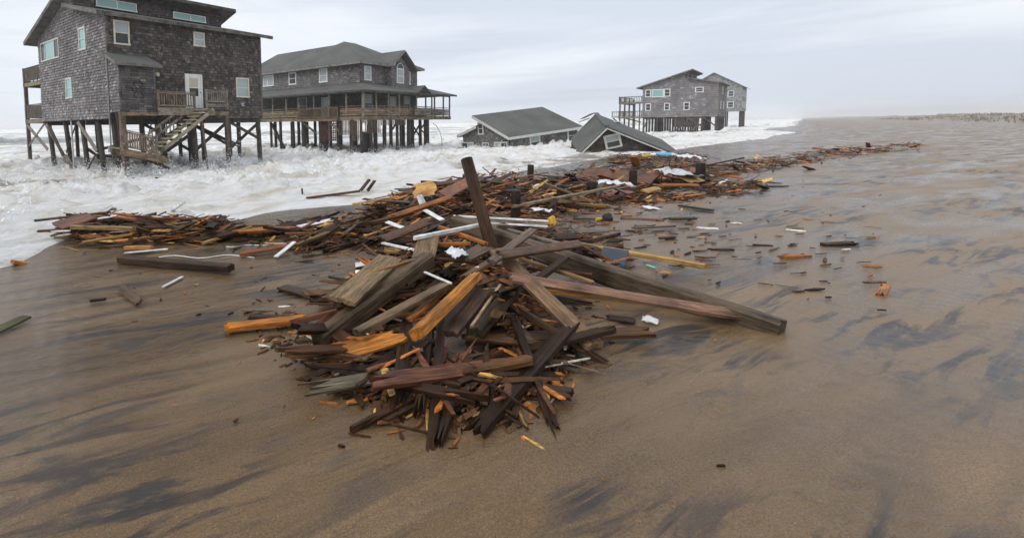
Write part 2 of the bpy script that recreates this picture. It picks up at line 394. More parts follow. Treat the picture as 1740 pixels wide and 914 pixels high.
st2 = nd(t, 'ShaderNodeMapping'); st2.inputs['Scale'].default_value = (0.8, 4.4, 1); st2.inputs['Rotation'].default_value = (0, 0, 0.25); L(mpn.outputs[0], st2.inputs[0])
strk = nd(t, 'ShaderNodeTexNoise', Scale=1.0, Detail=10.0, Roughness=0.64, Distortion=0.9); L(st2.outputs[0], strk.inputs['Vector'])
patch = nd(t, 'ShaderNodeTexNoise', Scale=0.55, Detail=3.0, Distortion=0.6); L(mpn.outputs[0], patch.inputs['Vector'])
fine = nd(t, 'ShaderNodeTexNoise', Scale=90.0, Detail=3.0); L(tcn.outputs['Object'], fine.inputs['Vector'])
base = ramp(t, big.outputs['Fac'], [(0.3, (0.112, 0.070, 0.033)), (0.5, (0.172, 0.112, 0.058)), (0.72, (0.25, 0.172, 0.10))])
base = mul(t, base, ramp(t, fine.outputs['Fac'], [(0.3, 0.68), (0.7, 1.3)]))
sk = ramp(t, strk.outputs['Fac'], [(0.49, 0.0), (0.53, 0.5), (0.58, 0.95)]); pk = ramp(t, patch.outputs['Fac'], [(0.41, 0.05), (0.56, 1.0)])
msk = mul(t, sk, pk)
mixs = nd(t, 'ShaderNodeMixRGB'); L(msk, mixs.inputs['Fac']); L(base, mixs.inputs['Color1']); mixs.inputs['Color2'].default_value = (0.035, 0.031, 0.033, 1)
spk = nd(t, 'ShaderNodeTexNoise', Scale=150.0, Detail=2.0, Roughness=0.5); L(tcn.outputs['Object'], spk.inputs['Vector'])
c_s = mul(t, mixs.outputs[0], ramp(t, spk.outputs['Fac'], [(0.28, 0.25), (0.36, 1.0), (0.66, 1.0), (0.72, 2.2)]))
wt_ = nd(t, 'ShaderNodeAttribute', attribute_name='wet')
c_s = mul(t, c_s, ramp(t, wt_.outputs['Fac'], [(0.0, (1.08, 1.06, 1.04)), (0.6, (0.86, 0.82, 0.76)), (1.0, (0.68, 0.64, 0.58))]))
L(c_s, bs.inputs['Base Color'])
L(mul(t, ramp(t, big.outputs['Fac'], [(0.3, 0.12), (0.45, 0.32), (0.7, 0.6)]), ramp(t, wt_.outputs['Fac'], [(0.0, 1.0), (1.0, 0.55)])), bs.inputs['Roughness']); bs.inputs['Specular IOR Level'].default_value = 0.3
rip = nd(t, 'ShaderNodeTexWave', Scale=3.2, Distortion=7.0, Detail=3.0); rip.inputs['Detail Scale'].default_value = 1.3; rip.inputs['Scale'].default_value = 5.0; L(st.outputs[0], rip.inputs['Vector'])
hsum = nd(t, 'ShaderNodeMath', operation='MULTIPLY_ADD'); L(rip.outputs['Fac'], hsum.inputs[0]); hsum.inputs[1].default_value = 0.10; L(strk.outputs['Fac'], hsum.inputs[2])
h2 = nd(t, 'ShaderNodeMath', operation='MULTIPLY_ADD'); L(fine.outputs['Fac'], h2.inputs[0]); h2.inputs[1].default_value = 0.12; L(hsum.outputs[0], h2.inputs[2])
bump(t, h2.outputs[0], bs, 0.85, 0.03)
beach = link('beach', me, m); tag(beach, 'wet brown sand beach with dark mineral streaks', 'beach', kind='structure')

# ================================================================== SEA
edge_px = [(-260, 500), (-120, 480), (0, 462), (40, 452), (75, 440), (100, 424), (150, 405), (300, 393), (400, 384), (470, 364), (560, 355), (640, 349), (700, 333), (770, 318), (860, 303), (940, 285), (1000, 276), (1060, 268), (1120, 262), (1196, 249), (1300, 236)]
es = []
for p in edge_px:
    q = G(*p); es.append((q.x * VV[0] + q.y * VV[1], -(q.x * UU[0] + q.y * UU[1])))
es.sort()
et = np.array([a for a, b in es]); ev = np.array([b for a, b in es])
ra = np.concatenate([np.arange(0, 1.2, 0.06), np.arange(1.2, 34, 0.13)]); d = 0.13; x = ra[-1]; ex = []
while x < 4200: d = min(d * 1.035, 260); x += d; ex.append(x)
ra = np.concatenate([ra, ex])
tb = graded(-1500, 3500, -4, 44, 0.15, 1.03)
Rr, T = np.meshgrid(ra, tb, indexing='ij')
E = np.interp(T, et, ev) + sstep(45, 90, T) * 9 * (fbm(T / 38, T * 0 + 8.1, 55, 4) - 0.5) + 0.7 * (fbm(T / 1.7, T * 0 + 3.3, 5, 4) - 0.5) * sstep(-40, 0, T)
S = E - Rr; sg = -S
A1 = 0.25 * sstep(0.1, 2, Rr) + 0.75 * sstep(1.0, 9, Rr)
wx = 1.4 * (fbm(S / 4, T / 6, 40, 3) - 0.5); wt = 2.5 * (fbm(S / 5, T / 7, 47, 3) - 0.5)
Sw, Tw = S + wx, T + wt
base = np.where(S > -27, 0.02 * S, -0.54) - 0.10 * (1 - sstep(0, 0.6, Rr)) + 0.03 * sstep(0, 0.5, Rr) + 0.05 * sstep(0, 5, Rr) - 0.26 * sstep(11, 23, sg) + 0.10 * sstep(45, 60, sg)
rid = 1 - np.abs(2 * fbm(Sw / 1.1, Tw / 2.3, 15, 5, 0.6) - 1)
lump = fbm(Sw * 0.95, Tw * 0.6, 19, 5, 0.62)
spike = np.maximum(fbm(Sw * 1.5, Tw * 1.1, 23, 4, 0.6) - 0.55, 0) * np.maximum(fbm(Sw / 3.5, Tw / 6, 29, 3) - 0.38, 0)
loc_h = 0.42 * (rid - 0.78) + 0.55 * (lump - 0.5) + 6.0 * spike
loc_h = loc_h - loc_h[(sg > 12) & (sg < 45)].mean()
turb = 0.45 * (fbm(Sw / 2.6, Tw / 6.5, 11, 4) - 0.5) + loc_h
damp = sstep(70, 40, sg) * 0.75 + 0.25
Zw = base + A1 * turb * damp
Zw += sstep(0, 1.5, Rr) * 0.09 * (fbm(Sw * 1.9, Tw * 1.3, 19, 4, 0.65) - 0.5) * sstep(60, 35, sg)
for s0, hh, seed in ((13.0, 0.22, 61), (19.0, 0.13, 62), (42, 0.28, 63)):            # bores running up the beach
    c_ = s0 + 4.0 * (fbm(T / 9, T * 0 + seed, seed, 3) - 0.5) + 0.05 * (T - 12)
    dd = sg - c_; am = hh * (0.35 + 1.2 * fbm(T / 5, T * 0 + 2.7, seed + 9, 3))
    Zw += am * np.where(dd < 0, np.exp(-(dd / 0.55) ** 2), np.exp(-(dd / 3.2) ** 2)) * sstep(0, 4, Rr)
PILES = [(0.45, y) for y in (0.2, 2.3, 4.7, 7.4, 10.6, -0.9, -1.4)] + [(x, 0.15) for x in (2.8, 5.1, 7.6, 9.9, 8.4)] + [(6.3, -1.5), (4.2, -2.5), (2.0, -2.1)]
for (cx, cy, lst, hh) in ((-12.906, 27.0, PILES, 0.10), (1.077, 45.0, [(0.35, y) for y in (13.5, 11.9, 9.9, 8.3, 5.5, 3.4, 1.7)] + [(x, 0.45) for x in (0.2, 1.8, 3.6, 4.6, 5.9, 7.9, 9.6, 10.8)], 0.14)):
    for (x, y) in lst:                                                              # water piling up against each pile
        wx_, wy_ = cx + x * VV[0] + y * UU[0], cy + x * VV[1] + y * UU[1]
        ps = -(wx_ * UU[0] + wy_ * UU[1]); pt_ = wx_ * VV[0] + wy_ * VV[1]
        Zw += hh * (0.5 + fbm(S * 2.2 + x, T * 2.2 + y, 33, 3)) * np.exp(-(((S - ps) / 0.55) ** 2 + ((T - pt_) / 0.55) ** 2))
crest = np.zeros_like(Zw)
for s0, hh, ww, seed in ((66, 0.7, 5, 71), (98, 1.35, 8, 72), (150, 2.0, 10, 73), (205, 2.3, 12, 74), (290, 2.5, 14, 75), (420, 2.6, 18, 76), (640, 2.6, 25, 77), (1000, 2.6, 40, 78)):
    c_ = s0 + s0 * 0.16 * (fbm(T / (s0 * 0.35), T * 0 + seed, seed, 3) - 0.5)
    dd = sg - c_; am = hh * sstep(0.25, 0.65, fbm(T / (s0 * 0.28), T * 0 + 1.7, seed + 20, 3))
    prof = np.where(dd < 0, np.exp(-(dd / (ww * 0.42)) ** 2), np.exp(-(dd / ww) ** 2))
    Zw += am * prof
    if s0 > 120: crest = np.maximum(crest, np.where(dd < 0, np.exp(-(dd / (ww * 0.5)) ** 2), np.exp(-(dd / (ww * 1.3)) ** 2)) * (am / hh))
    else: crest = np.maximum(crest, 0.75 * np.exp(-((dd - 1.5) / (ww * 0.25)) ** 2) * (am / hh) ** 3)
Zw += 0.25 * (fbm(S / 7, T / 16, 90, 4) - 0.5) * sstep(50, 90, sg)
fo = fbm(Sw / 3.0, Tw / 7.5, 101, 5, 0.55); fo2 = fbm(Sw / 0.8, Tw / 1.8, 107, 4)
nearf = 0.455 + 1.5 * (fo - 0.47) + 0.6 * (fo2 - 0.5) + 0.9 * loc_h
nearf -= 0.10 * (1 - sstep(0.05, 3.0, Rr)) * sstep(0.35, 0.6, fbm(Sw / 1.1, Tw / 2.2, 131, 4))
nearf += 0.35 * (fbm(Sw / 0.4, Tw / 0.7, 141, 3) - 0.3) * np.exp(-(Rr / 0.5) ** 2)
streak = fbm(S / 3.2, T / 26, 115, 5, 0.6)
off = 0.15 + 1.5 * (streak - 0.48)
farf = np.maximum(off, crest * (0.75 + 0.8 * (fbm(S / 5, T / 9, 120, 4) - 0.35)))
k = sstep(48, 62, sg + 14 * (fbm(S / 9, T / 14, 125, 3) - 0.5))
nearf += 0.16 * sstep(10, 4, T) * sstep(9, 2, Rr)
foam = nearf * (1 - k) + farf * k
foam = np.clip(foam, 0, 1)
nr2 = sstep(45, 20, np.hypot(S, T))
Zs = beach_z(S) + nr2 * (0.05 * (fbm(S / 2.2, T / 3.4, 3, 3) - 0.5) + 0.03 * (fbm(S * 1.6, T * 0.8, 9, 4) - 0.5))
Zw = np.where(Rr > 0.45, np.maximum(Zw, Zs + 0.02 * sstep(0.45, 1.2, Rr)), Zw)          # the wash always covers the sand under it
P = np.stack([-S * UU[0] + T * VV[0], -S * UU[1] + T * VV[1], Zw], -1)
me = grid_mesh('sea', P, len(ra), len(tb), {'foam': foam, 'off': sstep(8, 60, sg)}); up_facing(me)
m, t, bs = newmat('surf'); L = t.links.new
fa = nd(t, 'ShaderNodeAttribute', attribute_name='foam'); oa = nd(t, 'ShaderNodeAttribute', attribute_name='off'); tcn = nd(t, 'ShaderNodeTexCoord')
mpn = nd(t, 'ShaderNodeMapping'); mpn.inputs['Rotation'].default_value = (0, 0, -YAWV); L(tcn.outputs['Object'], mpn.inputs[0])
st = nd(t, 'ShaderNodeMapping'); st.inputs['Scale'].default_value = (0.5, 1.2, 1); L(mpn.outputs[0], st.inputs[0])
f1 = nd(t, 'ShaderNodeTexNoise', Scale=2.6, Detail=9.0, Roughness=0.72, Distortion=1.0); L(st.outputs[0], f1.inputs['Vector'])
f2 = nd(t, 'ShaderNodeTexNoise', Scale=0.7, Detail=5.0, Roughness=0.6, Distortion=1.0); L(st.outputs[0], f2.inputs['Vector'])
f3 = nd(t, 'ShaderNodeTexNoise', Scale=9.0, Detail=7.0, Roughness=0.75, Distortion=0.6); L(mpn.outputs[0], f3.inputs['Vector'])
f13 = nd(t, 'ShaderNodeMath', operation='MULTIPLY_ADD'); L(f3.outputs['Fac'], f13.inputs[0]); f13.inputs[1].default_value = 0.45; L(f1.outputs['Fac'], f13.inputs[2])
a1 = nd(t, 'ShaderNodeMath', operation='MULTIPLY_ADD'); L(f13.outputs[0], a1.inputs[0]); a1.inputs[1].default_value = 1.0; L(fa.outputs['Fac'], a1.inputs[2])
a2 = nd(t, 'ShaderNodeMath', operation='MULTIPLY_ADD'); L(f2.outputs['Fac'], a2.inputs[0]); a2.inputs[1].default_value = 0.4; L(a1.outputs[0], a2.inputs[2])
a3 = nd(t, 'ShaderNodeMath', operation='SUBTRACT'); L(a2.outputs[0], a3.inputs[0]); a3.inputs[1].default_value = 0.52
cov = ramp(t, a3.outputs[0], [(0.42, 0.0), (0.56, 0.55), (0.72, 1.0)])
wc = nd(t, 'ShaderNodeMixRGB'); L(oa.outputs['Fac'], wc.inputs['Fac']); wc.inputs['Color1'].default_value = (0.25, 0.205, 0.145, 1); wc.inputs['Color2'].default_value = (0.21, 0.235, 0.23, 1)
fc = ramp(t, f2.outputs['Fac'], [(0.34, (0.68, 0.62, 0.51)), (0.47, (0.84, 0.82, 0.78)), (0.58, (0.92, 0.92, 0.92))])
cm = nd(t, 'ShaderNodeMixRGB'); L(cov, cm.inputs['Fac']); L(wc.outputs[0], cm.inputs['Color1']); L(fc, cm.inputs['Color2'])
L(cm.outputs[0], bs.inputs['Base Color'])
L(ramp(t, cov, [(0.0, 0.3), (0.6, 0.95)]), bs.inputs['Roughness']); bs.inputs['Specular IOR Level'].default_value = 0.35
bump(t, f13.outputs[0], bs, 1.0, 0.2)
sea = link('sea', me, m); tag(sea, 'grey storm surf covered in white foam', 'sea', kind='structure')
# sampled sea height for things that stand or float in it
def sea_z(x, y):
    s = -(x * UU[0] + y * UU[1]); tt = x * VV[0] + y * VV[1]
    j = int(np.clip(np.searchsorted(tb, tt), 1, len(tb) - 1)); r = float(E[0, j]) - s
    if r < 0: return gz(x, y)
    i = int(np.clip(np.searchsorted(ra, r), 0, len(ra) - 1)); return float(Zw[i, j])
def SEA(px, py):
    d = ray(px, py); z = -0.4
    for _ in range(25):
        t_ = (z - CAMZ) / d.z; p = Vector((d.x * t_, d.y * t_, z)); z = 0.5 * z + 0.5 * sea_z(p.x, p.y)
    return p

# ================================================================== HOUSES
GREY_WOOD = (0.15, 0.135, 0.12); TAN_WOOD = (0.20, 0.145, 0.095); PILE = (0.05, 0.038, 0.03)

def saltbox_shell(h, colL, colR, seed, LX=10.1, holesL=(), holesR=(), detail=True):
    """two-storey shingled beach house on pilings: long seaward roof slope, clerestory strip and low landward slope"""
    up_t = lambda y: 7.80 + (12.0 - y) * 0.319            # top of the seaward roof
    lo_t = lambda y: 7.98 + (y + 0.45) * 0.235            # top of the landward roof
    prof = [(0, 2.45), (11.1, 2.45), (11.1, up_t(11.1) - 0.2), (4.5, up_t(4.5) - 0.2), (4.5, lo_t(4.5) - 0.1), (0, lo_t(0) - 0.18)]
    mb = MB(); n = len(prof)
    mb.add([(0, y, z) for y, z in prof] + [(LX, y, z) for y, z in prof],
           [(5, 4, 1, 0), (4, 3, 2, 1), (6, 7, 10, 11), (7, 8, 9, 10)] + [(i, (i + 1) % n, (i + 1) % n + n, i + n) for i in range(n)])
    wall = mb.build('wall', M_SHINGLE, h, (0.02, 0.018, 0.017) if detail else tuple(c * 0.6 for c in colR))  # near-black backing wall paints the course shadow lines seen through the gaps
    topL = lambda y: (up_t(y) - 0.2 if y > 4.5 else lo_t(y) - 0.18)
    L_, R_, C_ = Face('L', 0.0), Face('R', 0.0), Face('R', 4.5)
    ex = 0.165 if detail else 0.3
    kw = dict(expo=ex, wmin=0.11 if detail else 0.3, wmax=0.24 if detail else 0.7)
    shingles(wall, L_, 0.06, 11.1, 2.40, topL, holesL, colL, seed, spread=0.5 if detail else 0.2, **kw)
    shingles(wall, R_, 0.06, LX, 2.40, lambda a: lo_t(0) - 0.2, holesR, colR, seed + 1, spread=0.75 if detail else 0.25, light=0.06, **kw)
    shingles(wall, C_, 0.0, LX, lo_t(4.5) + 0.02, lambda a: up_t(4.5) - 0.22, [(1.2, 3.9, 9.2, 9.85), (6.2, 8.9, 9.2, 9.8)], colR, seed + 2, **kw)
    # corner boards
    for y0, x0 in ((-0.045, -0.05),):
        MB().box(-0.05, 0.07, -0.05, 0.07, 2.42, lo_t(0) - 0.2).build('corner_board', M_WOOD, h, GREY_WOOD)
    MB().box(LX - 0.06, LX + 0.05, -0.05, 0.07, 2.42, lo_t(0) - 0.2).build('corner_board', M_WOOD, h, GREY_WOOD)
    x0, x1 = -0.6, LX + 0.75
    for nm, a, b in (('seaward', (12.0, up_t(12.0)), (3.7, up_t(3.7))), ('landward', (-0.45, lo_t(-0.45)), (4.49, lo_t(4.49)))):
        und = MB().slab([(x0, a[0], a[1] - 0.03), (x1, a[0], a[1] - 0.03), (x1, b[0], b[1] - 0.03), (x0, b[0], b[1] - 0.03)] if a[0] < b[0] else
                        [(x0, b[0], b[1] - 0.03), (x1, b[0], b[1] - 0.03), (x1, a[0], a[1] - 0.03), (x0, a[0], a[1] - 0.03)], 0.15)
        rf = MB().slab([(x0 - .04, a[0], a[1]), (x1 + .04, a[0], a[1]), (x1 + .04, b[0], b[1]), (x0 - .04, b[0], b[1])] if a[0] < b[0] else
                       [(x0 - .04, b[0], b[1]), (x1 + .04, b[0], b[1]), (x1 + .04, a[0], a[1]), (x0 - .04, a[0], a[1])], 0.028).build('roof', M_ROOF, h)
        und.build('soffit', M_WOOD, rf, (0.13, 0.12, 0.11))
        MB().beam((x0 - .02, a[0], a[1] - 0.13), (x0 - .02, b[0], b[1] - 0.13), 0.035, 0.2).build('rake_board', M_WOOD, rf, (0.19, 0.18, 0.17))
        MB().beam((x1 + .02, a[0], a[1] - 0.13), (x1 + .02, b[0], b[1] - 0.13), 0.035, 0.2).build('rake_board', M_WOOD, rf, (0.19, 0.18, 0.17))
        e_ = a if nm == 'landward' else a
        MB().beam((x0, e_[0] + (-.02 if nm == 'landward' else .02), e_[1] - 0.12), (x1, e_[0] + (-.02 if nm == 'landward' else .02), e_[1] - 0.12), 0.035, 0.19).build('fascia_board', M_WOOD, rf, (0.16, 0.145, 0.13))
        if nm == 'seaward':
            MB().beam((x0, b[0] - .02, b[1] - 0.12), (x1, b[0] - .02, b[1] - 0.12), 0.035, 0.19).build('fascia_board', M_WOOD, rf, (0.13, 0.12, 0.11))
    # floor beams
    for y in (0.15, 3.7, 7.3, 10.9): timber(h, (0.05, y, 2.28), (LX - 0.05, y, 2.28), 0.15, 0.3, (0.06, 0.048, 0.04), 'floor_beam')
    for x in np.linspace(0.12, LX - 0.12, 9): timber(h, (x, 0.1, 2.40), (x, 11.0, 2.40), 0.06, 0.1, (0.05, 0.04, 0.034), 'joist')
    # seaward decks
    for z, rl in ((5.25, 1), (2.62, 0)):
        timber(h, (0.0, 13.05, z - 0.03), (LX, 13.05, z - 0.03), 3.9, 0.06, GREY_WOOD, 'deck_floor')
        for y in (11.2, 14.95): timber(h, (0.02, y, z - 0.18), (LX, y, z - 0.18), 0.06, 0.26, TAN_WOOD, 'deck_beam')
        timber(h, (0.02, 11.15, z - 0.18), (0.02, 15.0, z - 0.18), 0.06, 0.26, (0.22, 0.18, 0.12), 'deck_beam')
        baluster_rail(h, (0.05, 14.95, z), (0.05, 11.2, z), 1.02, 20 if detail else 14, (0.13, 0.105, 0.09), flat=0.26 if detail else 0.1)
        baluster_rail(h, (0.05, 14.95, z), (LX, 14.95, z), 1.02, 40 if detail else 20, (0.11, 0.085, 0.07), flat=0.14)
    for x in (0.1, 3.4, 6.7, LX - 0.1):
        piling(h, x, 14.8, -1.6, 6.1, 0.11, (0, 0), (0.09, 0.07, 0.055), square=True, name='deck_post')

# ---------------- the big shingled house at left
C1 = (-12.906, 27.0, 0.0)
h1 = tag(empty('beach_house', C1, YAWV), 'large dark shingled house on pilings with broken outdoor stairs, nearest at left', 'house', 'houses standing in the surf')
HL = [(7.09, 10.5, 6.33, 7.59), (2.76, 3.82, 6.35, 7.68), (5.26, 6.33, 3.71, 5.0)]
HR = [(0.32, 1.22, 6.35, 7.68), (5.06, 5.86, 6.74, 7.64), (8.02, 9.09, 3.75, 5.07), (4.39, 5.57, 3.0, 5.08)]
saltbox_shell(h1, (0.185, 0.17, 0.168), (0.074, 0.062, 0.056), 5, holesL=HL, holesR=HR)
FL, FR, FC = Face('L', 0.0), Face('R', 0.0), Face('R', 4.5)
window(h1, FL, 7.11, 10.48, 6.35, 7.58, M_OFFW, [M_GLASS, M_TEAL, M_GLASS], rail=False, mull=(7.95, 9.72), tw=0.08)
window(h1, FL, 2.78, 3.8, 6.37, 7.67, M_OFFW, M_TEAL, M_TEAL, tw=0.1)
window(h1, FL, 5.28, 6.31, 3.73, 4.99, M_OFFW, M_TEAL, M_TEAL, tw=0.1)
window(h1, FR, 0.34, 1.2, 6.37, 7.67, M_CREAM, M_BLIND, M_GLASS)
window(h1, FR, 5.08, 5.84, 6.76, 7.63, M_CREAM, M_BLIND, M_BLIND)
window(h1, FR, 8.04, 9.07, 3.77, 5.06, M_CREAM, M_BLIND, M_BLIND)
window(h1, FC, 1.3, 3.8, 9.25, 9.8, M_WHITE, [M_TEAL, M_TEAL], rail=False, mull=(2.55,), tw=0.06)
window(h1, FC, 6.3, 8.8, 9.25, 9.72, M_WHITE, [M_TEAL, M_TEAL], rail=False, mull=(7.6,), tw=0.06)
# door
mb = MB(); FR.box(mb, 4.40, 4.5, 3.03, 5.07, 0, 0.08); FR.box(mb, 5.46, 5.56, 3.03, 5.07, 0, 0.08); FR.box(mb, 4.5, 5.46, 4.97, 5.07, 0, 0.08)
FR.box(mb, 4.5, 5.46, 3.03, 3.75, 0, 0.05); FR.box(mb, 4.5, 4.68, 3.75, 4.97, 0, 0.05); FR.box(mb, 5.28, 5.46, 3.75, 4.97, 0, 0.05); FR.box(mb, 4.68, 5.28, 4.84, 4.97, 0, 0.05)
door = tag(mb.build('door', M_WHITE, h1), 'white door with a half glass panel')
mb = MB(); FR.box(mb, 4.68, 5.28, 4.25, 4.84, 0, 0.035); mb.build('pane', M_BEIGE, door)
mb = MB(); FR.box(mb, 4.68, 5.28, 3.75, 4.25, 0, 0.03); mb.build('pane', M_GLASS, door)
mb = MB(); FR.box(mb, 4.68, 5.28, 4.23, 4.28, 0, 0.05); mb.build('sash_rail', M_WHITE, door)
mb = MB(); mb.tube([(5.40, -0.05, 3.98), (5.40, -0.12, 3.98)], 0.035, 8); mb.build('door_handle', M_METAL, door)
# entry box with its little shed roof
mb = MB(); pr = [(-1.3, 2.72), (0.0, 2.72), (0.0, 5.78), (-1.3, 5.3)]
mb.add([(0.0, y, z) for y, z in pr] + [(1.85, y, z) for y, z in pr], [(3, 2, 1, 0), (4, 5, 6, 7)] + [(i, (i + 1) % 4, (i + 1) % 4 + 4, i + 4) for i in range(4)])
ent = mb.build('entry_box', M_SHINGLE, h1, (0.02, 0.018, 0.017))  # near-black backing, painted shade between the shingle courses of the entry
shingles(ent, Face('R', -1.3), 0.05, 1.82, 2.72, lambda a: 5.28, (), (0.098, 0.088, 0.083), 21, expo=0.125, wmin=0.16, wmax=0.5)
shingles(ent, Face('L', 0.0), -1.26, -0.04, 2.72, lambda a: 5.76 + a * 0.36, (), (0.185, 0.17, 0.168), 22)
for x in (-0.05, 1.80): MB().box(x, x + 0.1, -1.35, -1.25, 2.70, 5.3).build('corner_board', M_WOOD, ent, (0.14, 0.13, 0.13))
er = MB().slab([(-0.3, -1.68, 5.24), (2.15, -1.68, 5.24), (2.15, 0.0, 5.9), (-0.3, 0.0, 5.9)], 0.03).build('roof', M_ROOF, h1)
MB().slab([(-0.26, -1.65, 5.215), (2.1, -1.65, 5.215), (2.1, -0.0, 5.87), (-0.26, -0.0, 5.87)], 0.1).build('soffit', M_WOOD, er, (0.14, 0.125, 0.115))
MB().beam((-0.3, -1.69, 5.17), (2.15, -1.69, 5.17), 0.03, 0.15).build('fascia_board', M_WOOD, er, (0.2, 0.18, 0.17))
MB().beam((-0.31, -1.68, 5.17), (-0.31, 0.0, 5.83), 0.03, 0.15).build('rake_board', M_WOOD, er, (0.2, 0.19, 0.18))
# iron scroll ornament on the entry box: four curls and a band
mb = MB()
for sx in (-1, 1):
    for sz in (-1, 1):
        pts = [(0.93 + sx * (0.06 + 0.16 * a / 5 + 0.13 * math.sin(a)), -1.36, 3.90 + sz * (0.10 + 0.13 * (1 - math.cos(a)) + 0.02 * a)) for a in np.linspace(0, 4.4, 16)]
        mb.tube(pts, 0.026, 6)
mb.box(0.55, 1.31, -1.37, -1.345, 3.95, 3.985); mb.box(0.55, 1.31, -1.37, -1.345, 3.81, 3.845)
for i in range(9): mb.box(0.58 + i * 0.08, 0.605 + i * 0.08, -1.37, -1.345, 3.845, 3.95)
orn = mb.build('wall_ornament', M_IRON, ent)
# lamp, antenna bracket, downpipe
mb = MB(); mb.box(2.32, 2.62, -0.13, -0.03, 4.86, 4.97); mb.box(2.58, 2.75, -0.19, -0.03, 4.8, 5.0); mb.build('porch_lamp', plain('cream_lamp', (0.55, 0.5, 0.3), 0.4), h1)
mb = MB(); mb.tube([(-0.03, 0.35, 5.7), (-0.4, 0.6, 5.85), (-0.45, 0.65, 6.3)], 0.025, 6); mb.tube([(-0.4, 0.6, 5.85), (-0.5, 1.15, 5.7)], 0.02, 6); mb.tube([(-0.42, 0.2, 6.0), (-0.42, 1.05, 6.15)], 0.02, 6); mb.tube([(-0.03, 0.35, 5.7), (-0.45, 0.9, 5.5)], 0.02, 6); mb.build('antenna_bracket', M_METAL, h1)
mb = MB(); mb.tube([(-0.07, 0.02, 5.7), (-0.07, 0.02, 2.4), (-0.08, 0.0, 0.9)], 0.04, 8); mb.box(-0.2, 0.02, -0.1, 0.12, 0.6, 0.95); mb.build('conduit', M_METAL, h1)
mb = MB(); mb.tube([(0.05, 6.0, 2.4), (0.05, 5.95, -0.9)], 0.05, 8); mb.build('drain_pipe', plain('pvc_pipe', (0.5, 0.5, 0.48), 0.4), h1)
mb = MB(); mb.tube([(8.42 + 0.07 * math.cos(a), -0.05, 3.30 + 0.1 * math.sin(a)) for a in np.linspace(-1.4, 2.2, 8)], 0.02, 5); mb.tube([(8.62 + 0.08 * math.cos(a), -0.05, 3.32 + 0.1 * math.sin(a)) for a in np.linspace(1.0, 5.0, 8)], 0.02, 5); mb.build('house_number', M_WHITE, h1)  # two white curves standing for the house number, digits not formed
# landing, rails and stairs
timber(h1, (1.86, -0.78, 2.94), (6.35, -0.78, 2.94), 1.46, 0.07, GREY_WOOD, 'landing_floor')
timber(h1, (1.86, -1.54, 2.76), (4.25, -1.54, 2.76), 0.05, 0.42, (0.26, 0.22, 0.165), 'landing_beam')
timber(h1, (0.0, -1.36, 2.62), (1.9, -1.36, 2.62), 0.05, 0.18, (0.24, 0.18, 0.12), 'landing_beam')
timber(h1, (4.85, -1.54, 2.66), (6.4, -1.54, 2.66), 0.05, 0.24, (0.23, 0.18, 0.13), 'landing_beam')
baluster_rail(h1, (1.92, -1.5, 2.98), (4.12, -1.5, 2.95), 0.9, 15, (0.26, 0.2, 0.15))
baluster_rail(h1, (4.9, -1.5, 2.98), (6.32, -1.5, 2.98), 1.05, 10, (0.28, 0.24, 0.2), gap=0.4)
timber(h1, (4.9, -1.5, 3.14), (6.32, -1.5, 3.14), 0.04, 0.2, (0.22, 0.19, 0.155), 'rail_board')
timber(h1, (4.0, -2.05, 2.82), (4.75, -2.05, 2.82), 1.05, 0.05, (0.22, 0.19, 0.13), 'landing_floor')
ST0, ST1 = Vector((4.35, 0, 2.80)), Vector((1.30, 0, 0.62))
for y in (-2.56, -1.52):
    timber(h1, (ST0.x + 0.35, y, ST0.z + 0.08), (ST1.x - 0.05, y, ST1.z - 0.12), 0.05, 0.2, (0.30, 0.25, 0.18), 'stringer')
for i in range(11):
    p = ST0.lerp(ST1, (i + 0.2) / 11)
    timber(h1, (p.x, -2.6, p.z + 0.12), (p.x, -1.55, p.z + 0.12), 0.27, 0.05, (0.42, 0.37, 0.27), 'tread')
for k_, hgt in ((0, 0.9), (1, 0.45)):
    timber(h1, (3.3, -1.5, 2.05 + hgt), (1.3, -1.5, 0.65 + hgt), 0.05, 0.13, (0.24, 0.19, 0.145), 'handrail')
for i in range(9):
    p = Vector((3.2 - i * 0.21, -1.48, 1.98 - i * 0.15)); timber(h1, p + Vector((0, 0, 0.02)), p + Vector((0, 0, 0.92)), 0.05, 0.04, (0.13, 0.1, 0.08), 'baluster', ref=(0, 1, 0))
timber(h1, (3.9, -2.5, 2.4), (4.25, -2.5, -0.9), 0.1, 0.1, (0.13, 0.1, 0.08), 'stair_post', ref=(0, 1, 0))
# sagging lower landing
timber(h1, (-0.7, -2.05, 0.90), (1.65, -2.05, 0.30), 1.15, 0.07, (0.2, 0.155, 0.105), 'sagging_floor')
for y in (-2.62, -1.5):
    timber(h1, (-0.7, y, 0.72), (1.75, y, 0.10), 0.05, 0.30, (0.22, 0.155, 0.095), 'landing_beam')
baluster_rail(h1, (-0.62, -2.6, 0.86), (1.2, -2.6, 0.40), 0.98, 15, (0.28, 0.22, 0.165), gap=0.16, flat=0.13)
timber(h1, (0.75, -2.3, 0.25), (2.0, -2.3, -0.35), 0.06, 0.16, (0.07, 0.045, 0.035), 'fallen_board')
timber(h1, (1.0, -1.6, 0.1), (2.7, -1.2, 0.2), 0.2, 0.05, (0.10, 0.065, 0.05), 'fallen_board')
